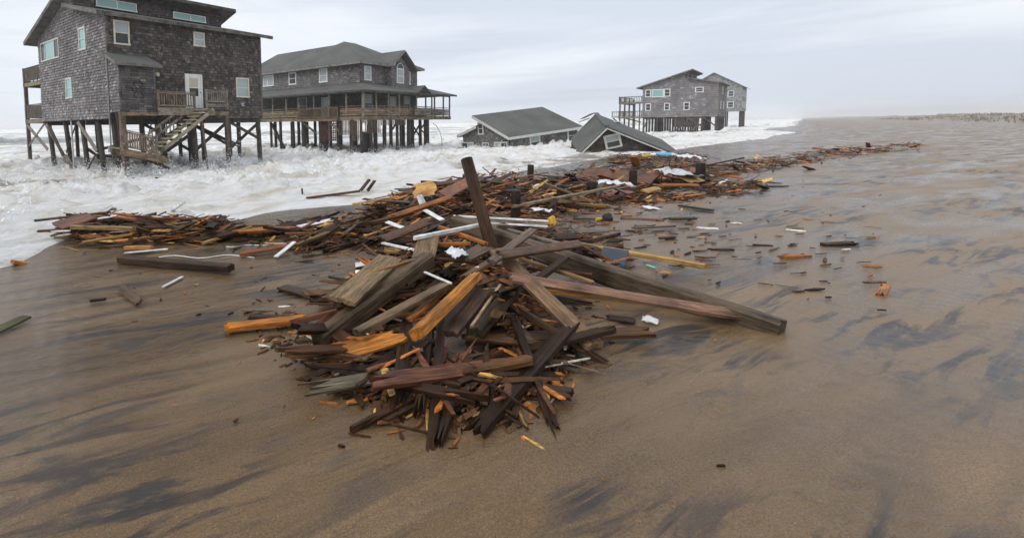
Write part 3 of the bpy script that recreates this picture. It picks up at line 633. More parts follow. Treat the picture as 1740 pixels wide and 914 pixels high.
# pilings
for i, y in enumerate((0.3, 2.35, 4.75, 7.5, 10.7)): piling(h1, 0.22, y, -1.6, 2.42, 0.15, (0.25, -0.12), seed=i)
piling(h1, 0.12, -0.75, -1.6, 2.75, 0.20, (0.28, -0.15), (0.045, 0.03, 0.024))
piling(h1, 0.05, -1.22, -1.6, 2.72, 0.13, (0.12, -0.1), (0.13, 0.09, 0.06), square=True)
for x in (2.7, 5.0, 7.5, 9.9): piling(h1, x, 0.2, -1.6, 2.42, 0.165, (0.10, -0.05), seed=3)
piling(h1, 8.4, 0.35, -1.6, 2.42, 0.14, (0.05, 0))
piling(h1, 6.25, -1.45, -1.6, 2.9, 0.10, (0.1, 0), (0.13, 0.1, 0.075), square=True)
for x in (3.4, 6.7, 9.9):
    for y in (3.7, 7.3, 10.8): piling(h1, x, y, -1.6, 2.42, 0.16, (0.12, 0), seed=7)
BR = [((0.05, 10.9, 2.3), (0.05, 14.7, 0.7)), ((0.02, 14.7, 2.2), (0.1, 10.8, 0.5)), ((0.0, 10.5, 2.2), (0.15, 7.2, -0.3)), ((0.1, 7.3, 0.4), (0.05, 5.2, 2.2)),
      ((0.0, 4.8, 2.3), (0.1, 2.4, 0.6)), ((0.0, 2.4, 0.4), (0.2, 4.6, -0.9)), ((0.1, 7.5, 0.2), (0.2, 5.6, -0.9)), ((0.0, 9.9, 2.1), (0.0, 7.6, 0.2)),
      ((3.4, 10.8, 0.3), (3.4, 3.7, 1.2)), ((3.4, 10.8, -0.2), (0.3, 4.8, 0.8)), ((0.3, 2.3, 0.3), (3.4, 3.7, 0.0)),
      ((5.0, 0.15, 0.4), (7.4, 0.1, 2.2)), ((7.4, 0.2, 0.3), (9.9, 0.15, 2.1)), ((7.5, 0.1, 2.2), (9.9, 0.05, 1.0)), ((6.7, 3.7, 2.2), (8.4, 0.4, 0.6)),
      ((2.7, 0.2, 0.2), (5.0, 0.15, 1.6)), ((3.4, 3.7, 2.2), (6.7, 3.7, 0.3)), ((6.7, 3.7, 2.2), (9.9, 3.7, 0.5)), ((3.4, 3.7, 0.5), (6.7, 3.7, 2.2)), ((2.4, 0.3, 2.2), (3.4, 3.6, 0.2))]
for i, (p, q) in enumerate(BR): timber(h1, p, q, 0.05, 0.2, (0.20, 0.17, 0.14) if i in (0, 1, 2, 4, 6) else (0.06, 0.048, 0.04), 'brace', ref=(0.3, 0.3, 1))

# ---------------- the distant saltbox at right
n5 = Vector((60.41, 82.56, 0)) + Vector(ray(1092, 175)).normalized() * 0
h5 = tag(empty('beach_house', (60.6, 82.9, -0.1), YAWV), 'grey shingled house on pilings with two open decks, farthest to the right', 'house', 'houses standing in the surf')
W5 = [(9.84, 10.7, 6.05, 7.34, M_GLASS), (7.86, 9.69, 5.96, 7.33, M_TEAL), (6.89, 7.81, 6.01, 7.33, M_GLASS), (9.77, 10.63, 3.61, 4.9, M_GLASS), (6.91, 7.74, 3.63, 4.88, M_GLASS), (4.0, 4.85, 3.59, 4.91, M_GLASS), (2.12, 3.29, 6.51, 7.36, M_GLASS)]
saltbox_shell(h5, (0.20, 0.185, 0.19), (0.16, 0.145, 0.145), 50, holesL=[(a, b, c, d) for a, b, c, d, g in W5], holesR=[(2, 3, 3.7, 5), (6, 7, 3.7, 5), (4, 5, 6.3, 7.5)], detail=False)
for a, b, c, d, g in W5: window(h5, FL, a, b, c, d, M_WHITE, g, g, tw=0.11, rail=(g is M_GLASS))
for a, b, c, d in ((2, 3, 3.7, 5), (6, 7, 3.7, 5), (4, 5, 6.3, 7.5)): window(h5, FR, a, b, c, d, M_WHITE, M_GLASS, tw=0.11)
for x in (0.2, 2.6, 5.0, 7.5, 9.9):
    for y in (0.3, 2.2, 4.1, 6.0, 7.6, 8.8, 10.0, 10.9): piling(h5, x, y, -1.5, 2.42, 0.15)
for y in (11.6, 12.4): piling(h5, 0.3, y, -1.5, 5.2, 0.09, square=True)
timber(h5, (0.0, 15.2, 2.55), (6.0, 15.2, 2.55), 1.9, 0.1, GREY_WOOD, 'deck_floor')
baluster_rail(h5, (0.05, 16.1, 2.6), (0.05, 14.2, 2.6), 1.0, 6, (0.13, 0.11, 0.09)); timber(h5, (0.1, 15.9, 2.4), (0.1, 14.2, 0.8), 0.08, 0.2, PILE, 'brace'); timber(h5, (0.1, 14.0, 2.4), (0.1, 11.3, 1.6), 0.08, 0.2, PILE, 'brace')
for p, q in (((0.1, 10.9, 0.2), (0.1, 10.2, 2.3)), ((0.0, 4.2, 2.2), (0.1, 1.9, 0.6)), ((0, 2.0, 2.3), (0.1, 0.4, 0.9)), ((0.1, 6, 0.1), (0.1, 4.2, 1.6)), ((0.1, 4, -.2), (0.1, 2.3, 1.2))): timber(h5, p, q, 0.06, 0.22, (0.10, 0.085, 0.07), 'brace', ref=(0.3, 0.3, 1))
for a in (2.6, 4.6): MB().box(0.15, 0.2, a, a + 1.7, 0.7, 2.35).build('skirt_panel', M_WOOD, h5, (0.08, 0.06, 0.055))

# ---------------- blue-roofed house behind it
d_ = ray(1262, 140); c6 = Vector((d_.x, d_.y, 0)) * (118.0 / d_.y)
h6 = tag(empty('beach_house', (c6.x, c6.y, 0.9), YAWV), 'blue roofed house mostly hidden behind the far right grey house', 'house', 'houses standing in the surf')
mb = MB(); pr = [(0, 2.8), (11, 2.8), (11, 8.6), (5.5, 12.0), (0, 8.6)]
mb.add([(0, y, z) for y, z in pr] + [(12, y, z) for y, z in pr], [(4, 3, 2, 1, 0), (5, 6, 7, 8, 9)] + [(i, (i + 1) % 5, (i + 1) % 5 + 5, i + 5) for i in range(5)])
mb.build('wall', M_WOOD, h6, (0.3, 0.31, 0.31))
for s_ in (0, 1):
    a = -0.6 if s_ == 0 else 11.6
    q = [(-0.6, a, 8.35), (12.6, a, 8.35), (12.6, 5.5, 12.12), (-0.6, 5.5, 12.12)]
    MB().slab(q if s_ == 0 else q[::-1], 0.1).build('roof', M_ROOFB, h6)
for a in (1.5, 4.8, 8.2): window(h6, FL, a, a + 1.2, 6.2, 7.6, M_WHITE, M_GLASS, tw=0.12); window(h6, FL, a, a + 1.2, 3.6, 5.0, M_WHITE, M_GLASS, tw=0.12)
for a in (1.5, 4.8, 8.2): window(h6, FR, a, a + 1.2, 6.2, 7.6, M_WHITE, M_GLASS, tw=0.12); window(h6, FR, a, a + 1.2, 3.6, 5.0, M_WHITE, M_GLASS, tw=0.12)
for x in (0.3, 4, 8, 11.7):
    for y in (0.3, 3.7, 7.3, 10.7): piling(h6, x, y, -1.0, 2.85, 0.16)

# ---------------- hipped house with wraparound porch
C2 = (1.077, 45.0, 0.0)
h2 = tag(empty('beach_house', C2, YAWV), 'hipped roof house with wraparound covered porch on pilings, middle distance', 'house', 'houses standing in the surf')
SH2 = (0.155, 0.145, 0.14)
mb = MB(); mb.box(2.4, 11.9, 2.4, 18.5, 2.6, 7.8); wall2 = mb.build('wall', M_SHINGLE, h2, (0.10, 0.09, 0.088))
mb = MB(); mb.box(6.2, 9.3, 1.6, 2.4, 5.4, 7.7); mb.add([(6.2, 1.6, 7.7), (9.3, 1.6, 7.7), (7.75, 1.6, 9.05), (6.2, 2.6, 7.7), (9.3, 2.6, 7.7), (7.75, 2.6, 9.05)], [(0, 1, 2), (5, 4, 3), (0, 2, 5, 3), (1, 4, 5, 2), (0, 3, 4, 1)])
bay = mb.build('bay', M_SHINGLE, h2, (0.11, 0.10, 0.095))
F2L, F2R, F2B = Face('L', 2.4), Face('R', 2.4), Face('R', 1.6)
H2L = [(15.3, 17.2, 6.33, 7.6), (11.5, 12.7, 6.27, 7.62), (6.75, 7.95, 6.2, 7.62)]
H2R = [(2.95, 4.05, 6.1, 7.55), (9.6, 10.6, 6.0, 7.5)]
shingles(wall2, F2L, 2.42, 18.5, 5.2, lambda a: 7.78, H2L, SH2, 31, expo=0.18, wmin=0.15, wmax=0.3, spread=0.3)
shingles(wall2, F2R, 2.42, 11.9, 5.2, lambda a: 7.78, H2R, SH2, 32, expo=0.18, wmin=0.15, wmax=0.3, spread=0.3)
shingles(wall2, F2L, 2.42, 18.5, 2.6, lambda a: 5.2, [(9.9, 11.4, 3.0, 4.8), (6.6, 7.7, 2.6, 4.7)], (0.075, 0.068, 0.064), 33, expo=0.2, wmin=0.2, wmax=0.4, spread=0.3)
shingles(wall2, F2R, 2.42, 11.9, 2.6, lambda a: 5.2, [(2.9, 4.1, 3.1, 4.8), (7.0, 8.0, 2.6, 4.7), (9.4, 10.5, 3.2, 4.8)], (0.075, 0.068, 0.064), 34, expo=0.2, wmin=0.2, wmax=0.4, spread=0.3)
shingles(bay, F2B, 6.22, 9.28, 5.4, lambda a: 7.7 + max(0, 1.33 - abs(a - 7.75) * 0.87), [(7.05, 8.35, 6.0, 8.1)], SH2, 35, expo=0.18, wmin=0.15, wmax=0.3, spread=0.3)
shingles(bay, Face('L', 6.2), 1.62, 2.4, 5.4, lambda a: 7.68, (), SH2, 36, expo=0.18, wmin=0.15, wmax=0.3, spread=0.3)
window(h2, F2L, 15.3, 17.2, 6.35, 7.6, M_WHITE, [M_BLIND, M_BLIND], rail=False, mull=(16.4,), tw=0.1)
window(h2, F2L, 11.5, 12.7, 6.28, 7.6, M_WHITE, M_GLASS, M_GLASS, tw=0.11); window(h2, F2L, 6.75, 7.95, 6.2, 7.62, M_WHITE, M_BLIND, M_BLIND, tw=0.11)
window(h2, F2R, 2.98, 4.02, 6.12, 7.53, M_WHITE, M_BLIND, M_BLIND, tw=0.11); window(h2, F2R, 9.6, 10.6, 6.03, 7.44, M_WHITE, M_BLIND, M_BLIND, tw=0.11)
window(h2, F2L, 9.9, 11.4, 3.0, 4.8, M_OFFW, M_GLASS, M_GLASS, tw=0.09); window(h2, F2L, 6.6, 7.7, 2.65, 4.7, M_OFFW, M_BLIND, M_BLIND, tw=0.12)
window(h2, F2R, 2.9, 4.1, 3.1, 4.8, M_OFFW, M_BLIND, M_GLASS, tw=0.09); window(h2, F2R, 7.0, 8.0, 2.65, 4.7, M_OFFW, M_BLIND, M_GLASS, tw=0.12); window(h2, F2R, 9.4, 10.5, 3.2, 4.8, M_OFFW, M_BLIND, M_GLASS, tw=0.09)
# arched window on the bay
def arch(cx, hw, z0, zs, y0, y1, n=12):
    return [(cx - hw, z0), (cx + hw, z0), (cx + hw, zs)] + [(cx + hw * math.cos(a), zs + hw * math.sin(a)) for a in np.linspace(0, math.pi, n)[1:-1]] + [(cx - hw, zs)]
def prism_y(mb, pts, y0, y1):
    n = len(pts); mb.add([(x, y0, z) for x, z in pts] + [(x, y1, z) for x, z in pts], [tuple(range(n)), tuple(range(2 * n - 1, n - 1, -1))] + [(i, i + n, (i + 1) % n + n, (i + 1) % n) for i in range(n)])
mb = MB(); prism_y(mb, arch(7.72, 0.60, 6.0, 7.48, 0, 0), 1.54, 1.60); aw = mb.build('window', M_WHITE, h2)
mb = MB(); prism_y(mb, arch(7.72, 0.49, 7.52, 7.53, 0, 0), 1.525, 1.538); mb.build('pane', M_GLASS, aw)
for z0, z1 in ((6.1, 6.72), (6.78, 7.42)): mb = MB(); mb.box(7.24, 8.2, 1.525, 1.538, z0, z1); mb.build('pane', M_BLIND, aw)
# main roof
E0, ERr = (1.8, 1.8, 7.85), (12.5, 1.8, 7.85)
A_, B_ = (5.5, 7.3, 10.67), (7.3, 7.3, 10.67); W1, W2 = (5.1, 8.2, 10.36), (5.1, 17.8, 10.36)
EL, EB, EK, EW = (1.8, 21.0, 7.85), (12.5, 12.8, 7.85), (8.4, 12.8, 7.85), (8.4, 21.0, 7.85)
rf = MB()
for q in ([E0, A_, W1, W2, EL][::-1], [E0, ERr, B_, A_], [ERr, EB, B_], [A_, B_, EB, EK, W1], [W1, EK, EW, W2], [W2, EW, EL]): rf.slab(q, 0.08)
roof2 = rf.build('roof', M_ROOF, h2)
for p, q in ((E0, ERr), (E0, EL), (ERr, EB)): MB().beam((p[0], p[1], p[2] - 0.13), (q[0], q[1], q[2] - 0.13), 0.06, 0.2).build('fascia_board', M_WOOD, roof2, (0.26, 0.25, 0.23))
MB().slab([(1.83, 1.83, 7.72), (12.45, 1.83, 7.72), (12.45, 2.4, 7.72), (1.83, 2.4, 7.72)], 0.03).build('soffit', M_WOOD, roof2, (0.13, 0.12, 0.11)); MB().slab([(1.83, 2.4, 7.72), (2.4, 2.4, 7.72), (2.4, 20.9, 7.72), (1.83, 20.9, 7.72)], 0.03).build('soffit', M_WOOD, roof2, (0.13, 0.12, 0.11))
mb = MB()
mb.slab([(5.7, 1.0, 7.62), (7.75, 1.0, 9.32), (7.75, 4.6, 9.32), (5.7, 4.6, 7.62)][::-1], 0.1); mb.slab([(7.75, 1.0, 9.32), (9.8, 1.0, 7.62), (9.8, 4.6, 7.62), (7.75, 4.6, 9.32)][::-1], 0.1)
br_ = mb.build('bay_roof', M_ROOF, h2)
MB().beam((5.7, 0.98, 7.53), (7.75, 0.98, 9.22), 0.05, 0.18, ref=(0, 1, 0)).build('rake_board', M_WOOD, br_, (0.24, 0.23, 0.21)); MB().beam((7.75, 0.98, 9.22), (9.8, 0.98, 7.53), 0.05, 0.18, ref=(0, 1, 0)).build('rake_board', M_WOOD, br_, (0.24, 0.23, 0.21))
MB().tube([(4.2, 10.3, 9.5), (4.2, 10.3, 10.0)], 0.06, 8).build('roof_vent', M_METAL, roof2)
# porch roof
pe, pw = 4.97, 5.9
rf = MB()
rf.slab([(-.5, -.5, pe), (2.42, 2.42, pw), (2.42, 18.4, pw), (-.5, 18.4, pe)][::-1], 0.1)
rf.slab([(-.5, -.5, pe), (15.4, -.5, pe), (12.6, 2.42, pw), (2.42, 2.42, pw)], 0.1)
rf.slab([(15.4, -.5, pe), (15.4, 7.0, pe), (12.6, 4.5, pw), (12.6, 2.42, pw)], 0.1)
rf.slab([(12.6, 2.42, pw), (12.6, 4.5, pw), (15.4, 7.0, pe), (11.9, 7.0, pe + 0.2), (11.9, 2.42, pw)], 0.1)
pr2 = rf.build('porch_roof', M_ROOF, h2)
MB().beam((-.52, -.52, pe - .1), (15.4, -.52, pe - .1), 0.05, 0.16).build('fascia_board', M_WOOD, pr2, (0.11, 0.105, 0.1)); MB().beam((-.52, -.52, pe - .1), (-.52, 18.4, pe - .1), 0.05, 0.16).build('fascia_board', M_WOOD, pr2, (0.11, 0.105, 0.1))
mb = MB(); mb.slab([(7.6, -0.75, 5.0), (8.75, -0.75, 5.72), (8.75, 1.2, 5.72), (7.6, 1.2, 5.0)][::-1], 0.08); mb.slab([(8.75, -0.75, 5.72), (9.9, -0.75, 5.0), (9.9, 1.2, 5.0), (8.75, 1.2, 5.72)][::-1], 0.08); mb.build('porch_gable', M_ROOF, h2)
MB().add([(7.75, -0.6, 5.0), (9.75, -0.6, 5.0), (8.75, -0.6, 5.62), (7.75, -0.55, 5.0), (9.75, -0.55, 5.0), (8.75, -0.55, 5.62)], [(0, 1, 2), (5, 4, 3), (0, 2, 5, 3), (1, 4, 5, 2), (0, 3, 4, 1)]).build('gable_panel', M_WOOD, h2, (0.07, 0.06, 0.055))
PW = (0.24, 0.22, 0.155); RW = (0.27, 0.2, 0.15)
timber(h2, (0.02, 1.2, 2.6), (14.9, 1.2, 2.6), 2.4, 0.07, GREY_WOOD, 'porch_floor'); timber(h2, (1.2, 2.42, 2.6), (1.2, 18.4, 2.6), 2.4, 0.07, GREY_WOOD, 'porch_floor')
timber(h2, (13.4, 2.42, 2.6), (13.4, 6.9, 2.6), 2.95, 0.07, GREY_WOOD, 'porch_floor')
timber(h2, (-0.03, -0.03, 2.43), (14.9, -0.03, 2.43), 0.06, 0.32, (0.17, 0.13, 0.085), 'porch_beam'); timber(h2, (-0.03, -0.03, 2.43), (-0.03, 18.4, 2.43), 0.06, 0.32, (0.2, 0.155, 0.1), 'porch_beam')
timber(h2, (0.0, 0.05, 4.84), (14.9, 0.05, 4.84), 0.12, 0.2, (0.1, 0.09, 0.075), 'porch_beam'); timber(h2, (0.05, 0.0, 4.84), (0.05, 18.3, 4.84), 0.12, 0.2, (0.1, 0.09, 0.075), 'porch_beam')
ly = (0.05, 2.08, 4.29, 6.39, 8.54, 10.53, 12.73, 15.0, 17.5)
for i, y in enumerate(ly): timber(h2, (0.05, y, 2.3 if i else 2.0), (0.05, y, 4.76), 0.17 if i == 0 else 0.12, 0.17 if i == 0 else 0.12, PW, 'porch_post', ref=(0, 1, 0))
rx = (1.91, 3.77, 5.45, 8.35, 10.07, 11.75, 13.51, 14.8)
for x in rx: timber(h2, (x, 0.05, 2.4), (x, 0.05, 4.76), 0.12, 0.12, PW if x < 9 else (0.11, 0.1, 0.08), 'porch_post', ref=(0, 1, 0))
for y in (2.4, 4.6, 6.8): timber(h2, (14.85, y, 2.4), (14.85, y, 4.85), 0.12, 0.12, (0.11, 0.1, 0.08), 'porch_post', ref=(0, 1, 0))
for a, b in ((0.05, 1.91), (1.91, 3.77), (3.77, 5.45), (5.45, 7.0), (7.0, 8.35), (8.35, 10.07), (10.07, 11.75), (11.75, 13.51), (13.51, 14.8)): board_rail(h2, (a + .06, 0.02, 2.63), (b - .06, 0.02, 2.63), 0.92, 4, RW if a < 7 else (0.2, 0.17, 0.135))
board_rail(h2, (14.85, 0.1, 2.63), (14.85, 6.8, 2.63), 0.92, 4, (0.13, 0.11, 0.09))
board_rail(h2, (7.6, -0.25, 2.6), (10.6, -0.25, 2.6), 1.0, 5, (0.21, 0.18, 0.145)); timber(h2, (7.5, -0.2, 2.35), (10.7, -0.2, 2.35), 0.4, 0.2, (0.2, 0.17, 0.11), 'porch_beam')
for a, b in ((0.05, 2.08), (2.08, 2.95), (8.6, 10.53), (10.53, 12.73), (12.73, 15.0), (15, 17.5)): board_rail(h2, (0.02, a + .06, 2.63), (0.02, b - .06, 2.63), 0.92, 4, (0.26, 0.195, 0.13))
baluster_rail(h2, (-0.25, 8.4, 2.5), (-0.25, 4.5, 2.5), 1.05, 24, (0.17, 0.13, 0.085), flat=0.1); baluster_rail(h2, (-0.25, 4.45, 2.5), (-0.25, 2.95, 2.5), 1.05, 10, (0.17, 0.13, 0.085), flat=0.1)
timber(h2, (-0.22, 8.5, 2.35), (-0.22, 2.8, 2.35), 0.3, 0.22, (0.19, 0.145, 0.09), 'porch_beam')
timber(h2, (-0.1, 8.2, 2.3), (-0.1, 6.0, 1.1), 0.08, 0.2, (0.10, 0.08, 0.06), 'brace'); timber(h2, (-0.1, 4.4, 2.3), (-0.1, 2.9, 1.3), 0.08, 0.2, (0.17, 0.14, 0.09), 'brace')
# pilings, lattice and slat skirt
def pile2(x, y, r=0.17, c=PILE, **k): piling(h2, x, y, -1.8, 2.3, r, (0.05, 0), c, **k)
for y, r in ((13.5, .14), (11.9, .16), (9.9, .17), (8.3, .24), (5.8, .24), (5.2, .22), (3.4, .24), (1.7, .24)): pile2(0.35, y, r)
for x, r in ((0.2, .13), (1.5, .2), (2.2, .2), (3.6, .17), (4.6, .17), (5.6, .15), (6.2, .15), (7.6, .22), (8.2, .2), (9.6, .17), (10.6, .2), (11.0, .17)): pile2(x, 0.45, r)
for x in (3, 5.5, 8, 11.5):
    for y in (4, 8, 12, 16): pile2(x, y, 0.17)
timber(h2, (0.4, 13.4, 2.1), (0.5, 11.0, -1.3), 0.24, 0.24, PILE, 'leaning_pile')
for p, q in (((8.0, 0.4, 0.4), (9.6, 0.4, 1.9)), ((9.6, 0.4, 0.4), (8.0, 0.4, 1.9)), ((9.6, 0.3, 1.2), (11, 0.3, 0.4)), ((9.6, 0.4, 1.3), (10.8, 0.3, 2.2)), ((4.6, 0.4, 1.2), (5.6, 0.4, 2.1))): timber(h2, p, q, 0.06, 0.2, PILE, 'brace', ref=(0, 1, 0.2))
RB = (0.085, 0.04, 0.03)
for i in range(11): timber(h2, (0.0, 5.5 - i * 0.22, 0.35), (0.0, 5.5 - i * 0.22, 2.25), 0.09, 0.02, RB, 'lattice_slat', ref=(1, 0, 0))
for i in range(9): timber(h2, (-0.02, 5.55, 0.45 + i * 0.22), (-0.02, 3.25, 0.45 + i * 0.22), 0.02, 0.09, RB, 'lattice_slat')
for i in range(17): timber(h2, (0.0, 3.1 - i * 0.18, 0.9 - 0.5 * (i > 9)), (0.0, 3.1 - i * 0.18, 2.28), 0.10, 0.025, (0.12, 0.085, 0.06), 'skirt_slat', ref=(1, 0, 0))
for i in range(30): timber(h2, (0.25 + i * 0.21, -0.02, (1.05 if i < 11 else 1.75)), (0.25 + i * 0.21, -0.02, 2.28), 0.10, 0.025, (0.13, 0.09, 0.075), 'skirt_slat', ref=(0, 1, 0))
MB().box(0.6, 2.0, 0.75, 0.8, -0.7, 1.2).build('storage_panel', M_DARK, h2); timber(h2, (0.3, -0.05, 2.0), (0.5, -0.05, 2.0), 0.02, 0.3, (0.5, 0.47, 0.4), 'notice_board')
cp = [(11.2, -0.1, 1.9), (11.9, -0.1, 1.6), (12.6, -0.1, 0.9), (12.95, -0.1, 0.2), (13.0, -0.1, -0.9)]
MB().tube(cp, 0.03, 6).build('loose_cable', M_IRON, h2)

# ---------------- collapsed house floating in the surf
x3 = (15.18 * .93, 48.38 * .93, 1.9 - 1.513 * .93); L3, a3, hh3, b3 = 9.1, 5.03, 2.22, 7.84
rot3 = Matrix.Rotation(0.408, 3, 'Z') @ Matrix.Rotation(-0.093, 3, 'Y') @ Matrix.Rotation(-0.03, 3, 'X')
h3 = tag(empty('collapsed_house', x3, rot=rot3.to_euler()), 'collapsed house with broad grey roof and white trim sunk to its eaves in foam', 'house')
mb = MB(); prf = [(0.35, -2.6), (b3 - 0.5, -2.6), (b3 - 0.5, 0.25), (a3 - .5, 1.1), (a3 - 0.5, hh3 - 0.32), (0.35, 0.05)]
mb.add([(0.35, y, z) for y, z in prf] + [(L3 - 0.3, y, z) for y, z in prf], [(5, 4, 3, 2, 1, 0), (6, 7, 8, 9, 10, 11)] + [(i, (i + 1) % 6, (i + 1) % 6 + 6, i + 6) for i in range(6)])
w3 = mb.build('wall', M_SHINGLE, h3, (0.055, 0.052, 0.052))
F3L, F3R = Face('L', 0.35), Face('R', 0.35)
top3 = lambda y: min(0.05 + (y - .35) * 0.43, hh3 - .35) if y < a3 - .5 else 1.1 - (y - a3 + .5) * 0.245
shingles(w3, F3L, 0.4, b3 - 0.55, -1.6, top3, [(0.6, 2.4, -1.5, -0.35), (3.2, 4.2, -1.5, -0.4), (5.6, 7.6, -1.5, -0.35), (3.75, 4.75, 0.35, 1.45)], (0.135, 0.128, 0.125), 71, expo=0.18, wmin=.15, wmax=.3)
shingles(w3, F3R, 0.4, L3 - 0.35, -2.2, lambda a: 0.05, [(2.6, 4.0, -1.9, -0.1), (7.3, 8.9, -1.9, -0.1)], (0.135, 0.128, 0.125), 72, expo=0.18, wmin=.15, wmax=.3)
window(h3, F3R, 2.65, 3.95, -1.5, -0.05, M_OFFW, M_BLIND, M_GLASS, tw=0.17); window(h3, F3R, 7.35, 8.8, -1.4, -0.05, M_OFFW, M_GLASS, M_GLASS, tw=0.16)
window(h3, F3L, 3.85, 4.7, 0.3, 1.5, M_OFFW, M_GLASS, M_GLASS, tw=0.14)
window(h3, F3L, 0.6, 2.4, -1.5, -0.4, M_OFFW, [M_GLASS, M_BLIND], rail=False, mull=(1.5,), tw=0.12); window(h3, F3L, 3.2, 4.2, -1.5, -0.45, M_OFFW, M_GLASS, M_GLASS, tw=0.12); window(h3, F3L, 5.6, 7.6, -1.5, -0.4, M_OFFW, [M_BLIND, M_GLASS], rail=False, mull=(6.6,), tw=0.12)
rf = MB(); rf.slab([(0, 0, 0.05), (L3, 0, 0.05), (L3, a3, hh3 + 0.05), (0, a3, hh3 + 0.05)], 0.08); r3 = rf.build('roof', M_ROOF, h3)
rf = MB(); rf.slab([(0, a3 - .5, 1.25), (L3, a3 - .5, 1.25), (L3, b3, 0.36), (0, b3, 0.36)], 0.08); r3b = rf.build('lower_roof', M_ROOF, h3)
for rr, p, q in ((r3, (-.02, -.02, -0.1), (-.02, a3, hh3 - 0.1)), (r3, (-.02, -.02, -0.1), (L3, -.02, -0.1)), (r3, (L3 + .02, 0, -.1), (L3 + .02, a3, hh3 - .1)), (r3, (0, a3, hh3 - .1), (L3, a3, hh3 - .1)), (r3b, (-.02, a3 - .5, 1.1), (-.02, b3, 0.2)), (r3b, (0, b3, 0.2), (L3, b3, 0.2))):
    MB().beam(p, q, 0.05, 0.24).build('trim_board', M_OFFW, rr)
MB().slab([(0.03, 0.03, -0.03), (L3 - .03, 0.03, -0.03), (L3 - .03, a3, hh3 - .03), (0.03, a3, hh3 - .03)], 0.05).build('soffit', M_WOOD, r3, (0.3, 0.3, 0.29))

# ---------------- fallen gable roof in front of it
x4 = (21.44 * .77, 42.03 * .77, 1.9 - 0.531 * .77); wl, wr, hl, hr, L4 = 1.5, 3.97, 1.65, 1.86, 6.27
rot4 = Matrix.Rotation(-0.348, 3, 'Z') @ Matrix.Rotation(-0.014, 3, 'Y') @ Matrix.Rotation(0.145, 3, 'X')
h4 = tag(empty('collapsed_house', x4, rot=rot4.to_euler()), 'fallen gable end with a tilted white window, roof lying in the foam at right', 'house')
sl, sr = hl / wl, hr / wr
mb = MB(); mb.add([(0, 0.4, -0.2), (-wl * 1.15, 0.4, -hl * 1.15 - .2), (-wl * 1.15, 0.4, -3.4), (wr * 1.1, 0.4, -3.4), (wr * 1.1, 0.4, -hr * 1.1 - .2)] + [(0, L4 - .4, -0.2), (-wl * 1.15, L4 - .4, -hl * 1.15 - .2), (-wl * 1.15, L4 - .4, -3.4), (wr * 1.1, L4 - .4, -3.4), (wr * 1.1, L4 - .4, -hr * 1.1 - .2)],
                  [(0, 1, 2, 3, 4), (9, 8, 7, 6, 5)] + [(i, i + 5, (i + 1) % 5 + 5, (i + 1) % 5) for i in range(5)])
w4 = mb.build('wall', M_SHINGLE, h4, (0.045, 0.038, 0.034))
shingles(w4, Face('R', 0.4), -wl * 1.1, wr, -3.0, lambda a: (-0.22 + a * sl) if a < 0 else (-0.22 - a * sr), [(-0.12, 0.95, -1.4, -0.6)], (0.062, 0.048, 0.04), 81, expo=0.18, wmin=.15, wmax=.3)
rf = MB(); rf.slab([(0, 0, 0.05), (0, L4, 0.05), (-wl * 1.15, L4, -hl * 1.15 + .05), (-wl * 1.15, 0, -hl * 1.15 + .05)], 0.09); r4a = rf.build('roof', M_ROOF, h4)
rf = MB(); rf.slab([(0, 0, 0.05), (wr * 1.12, 0, -hr * 1.12 + .05), (wr * 1.12, L4, -hr * 1.12 + .05), (0, L4, 0.05)], 0.09); r4b = rf.build('roof', M_ROOF, h4)
MB().beam((0, -.03, -.1), (-wl * 1.15, -.03, -hl * 1.15 - .1), 0.06, 0.26, ref=(0, 1, 0)).build('trim_board', M_OFFW, r4a); MB().beam((0, -.03, -.1), (wr * 1.12, -.03, -hr * 1.12 - .1), 0.06, 0.26, ref=(0, 1, 0)).build('trim_board', M_OFFW, r4b)
MB().beam((0, 0.0, 0.09), (0, L4, 0.09), 0.3, 0.05).build('ridge_cap', M_ROOF, r4b)
for p, q in (((-0.2, L4 - .2, 0.1), (-0.9, L4 + .3, -0.35)), ((-0.5, L4 - .1, -.3), (-1.1, L4 + .2, -.6))): MB().beam(p, q, 0.5, 0.05).build('torn_board', M_ROOF, r4a)
MB().beam((1.2, 5.2, -0.46), (1.5, 6.0, -0.55), 0.5, 0.03).build('torn_patch', M_OFFW, r4b)
# window tilted in the gable
wq = Matrix.Translation((0.40, 0.34, -1.0)) @ Matrix.Rotation(rad(-13), 4, 'Y') @ Matrix.Scale(0.8, 4)
mb = MB(); mb.box(-.62, -.45, -.07, 0, -.58, .58); mb.box(.45, .62, -.07, 0, -.58, .58); mb.box(-.45, .45, -.07, 0, .44, .58); mb.box(-.45, .45, -.07, 0, -.58, -.46)
wn = mb.build('window', M_OFFW, h4); wn.matrix_local = wq
MB().box(-.45, .45, -.03, 0, 0.02, .44).build('pane', M_BLIND, wn); MB().box(-.45, .45, -.02, 0, -.46, 0.0).build('pane', M_GLASS, wn); MB().box(-.45, .45, -.055, 0, -.03, .03).build('sash_rail', M_OFFW, wn)

# ================================================================== DEBRIS
DK = (0.036, 0.020, 0.012); BRN = (0.095, 0.050, 0.026); MID = (0.135, 0.082, 0.046); TAN = (0.21, 0.14, 0.08); GRY = (0.135, 0.11, 0.088)
ORG = (0.40, 0.155, 0.04); AMB = (0.50, 0.25, 0.075); RED = (0.17, 0.075, 0.05); PNK = (0.24, 0.145, 0.11); YEL = (0.50, 0.33, 0.12); WHT = (0.80, 0.81, 0.80); GRN = (0.085, 0.085, 0.045)
OLV = (0.15, 0.11, 0.045)

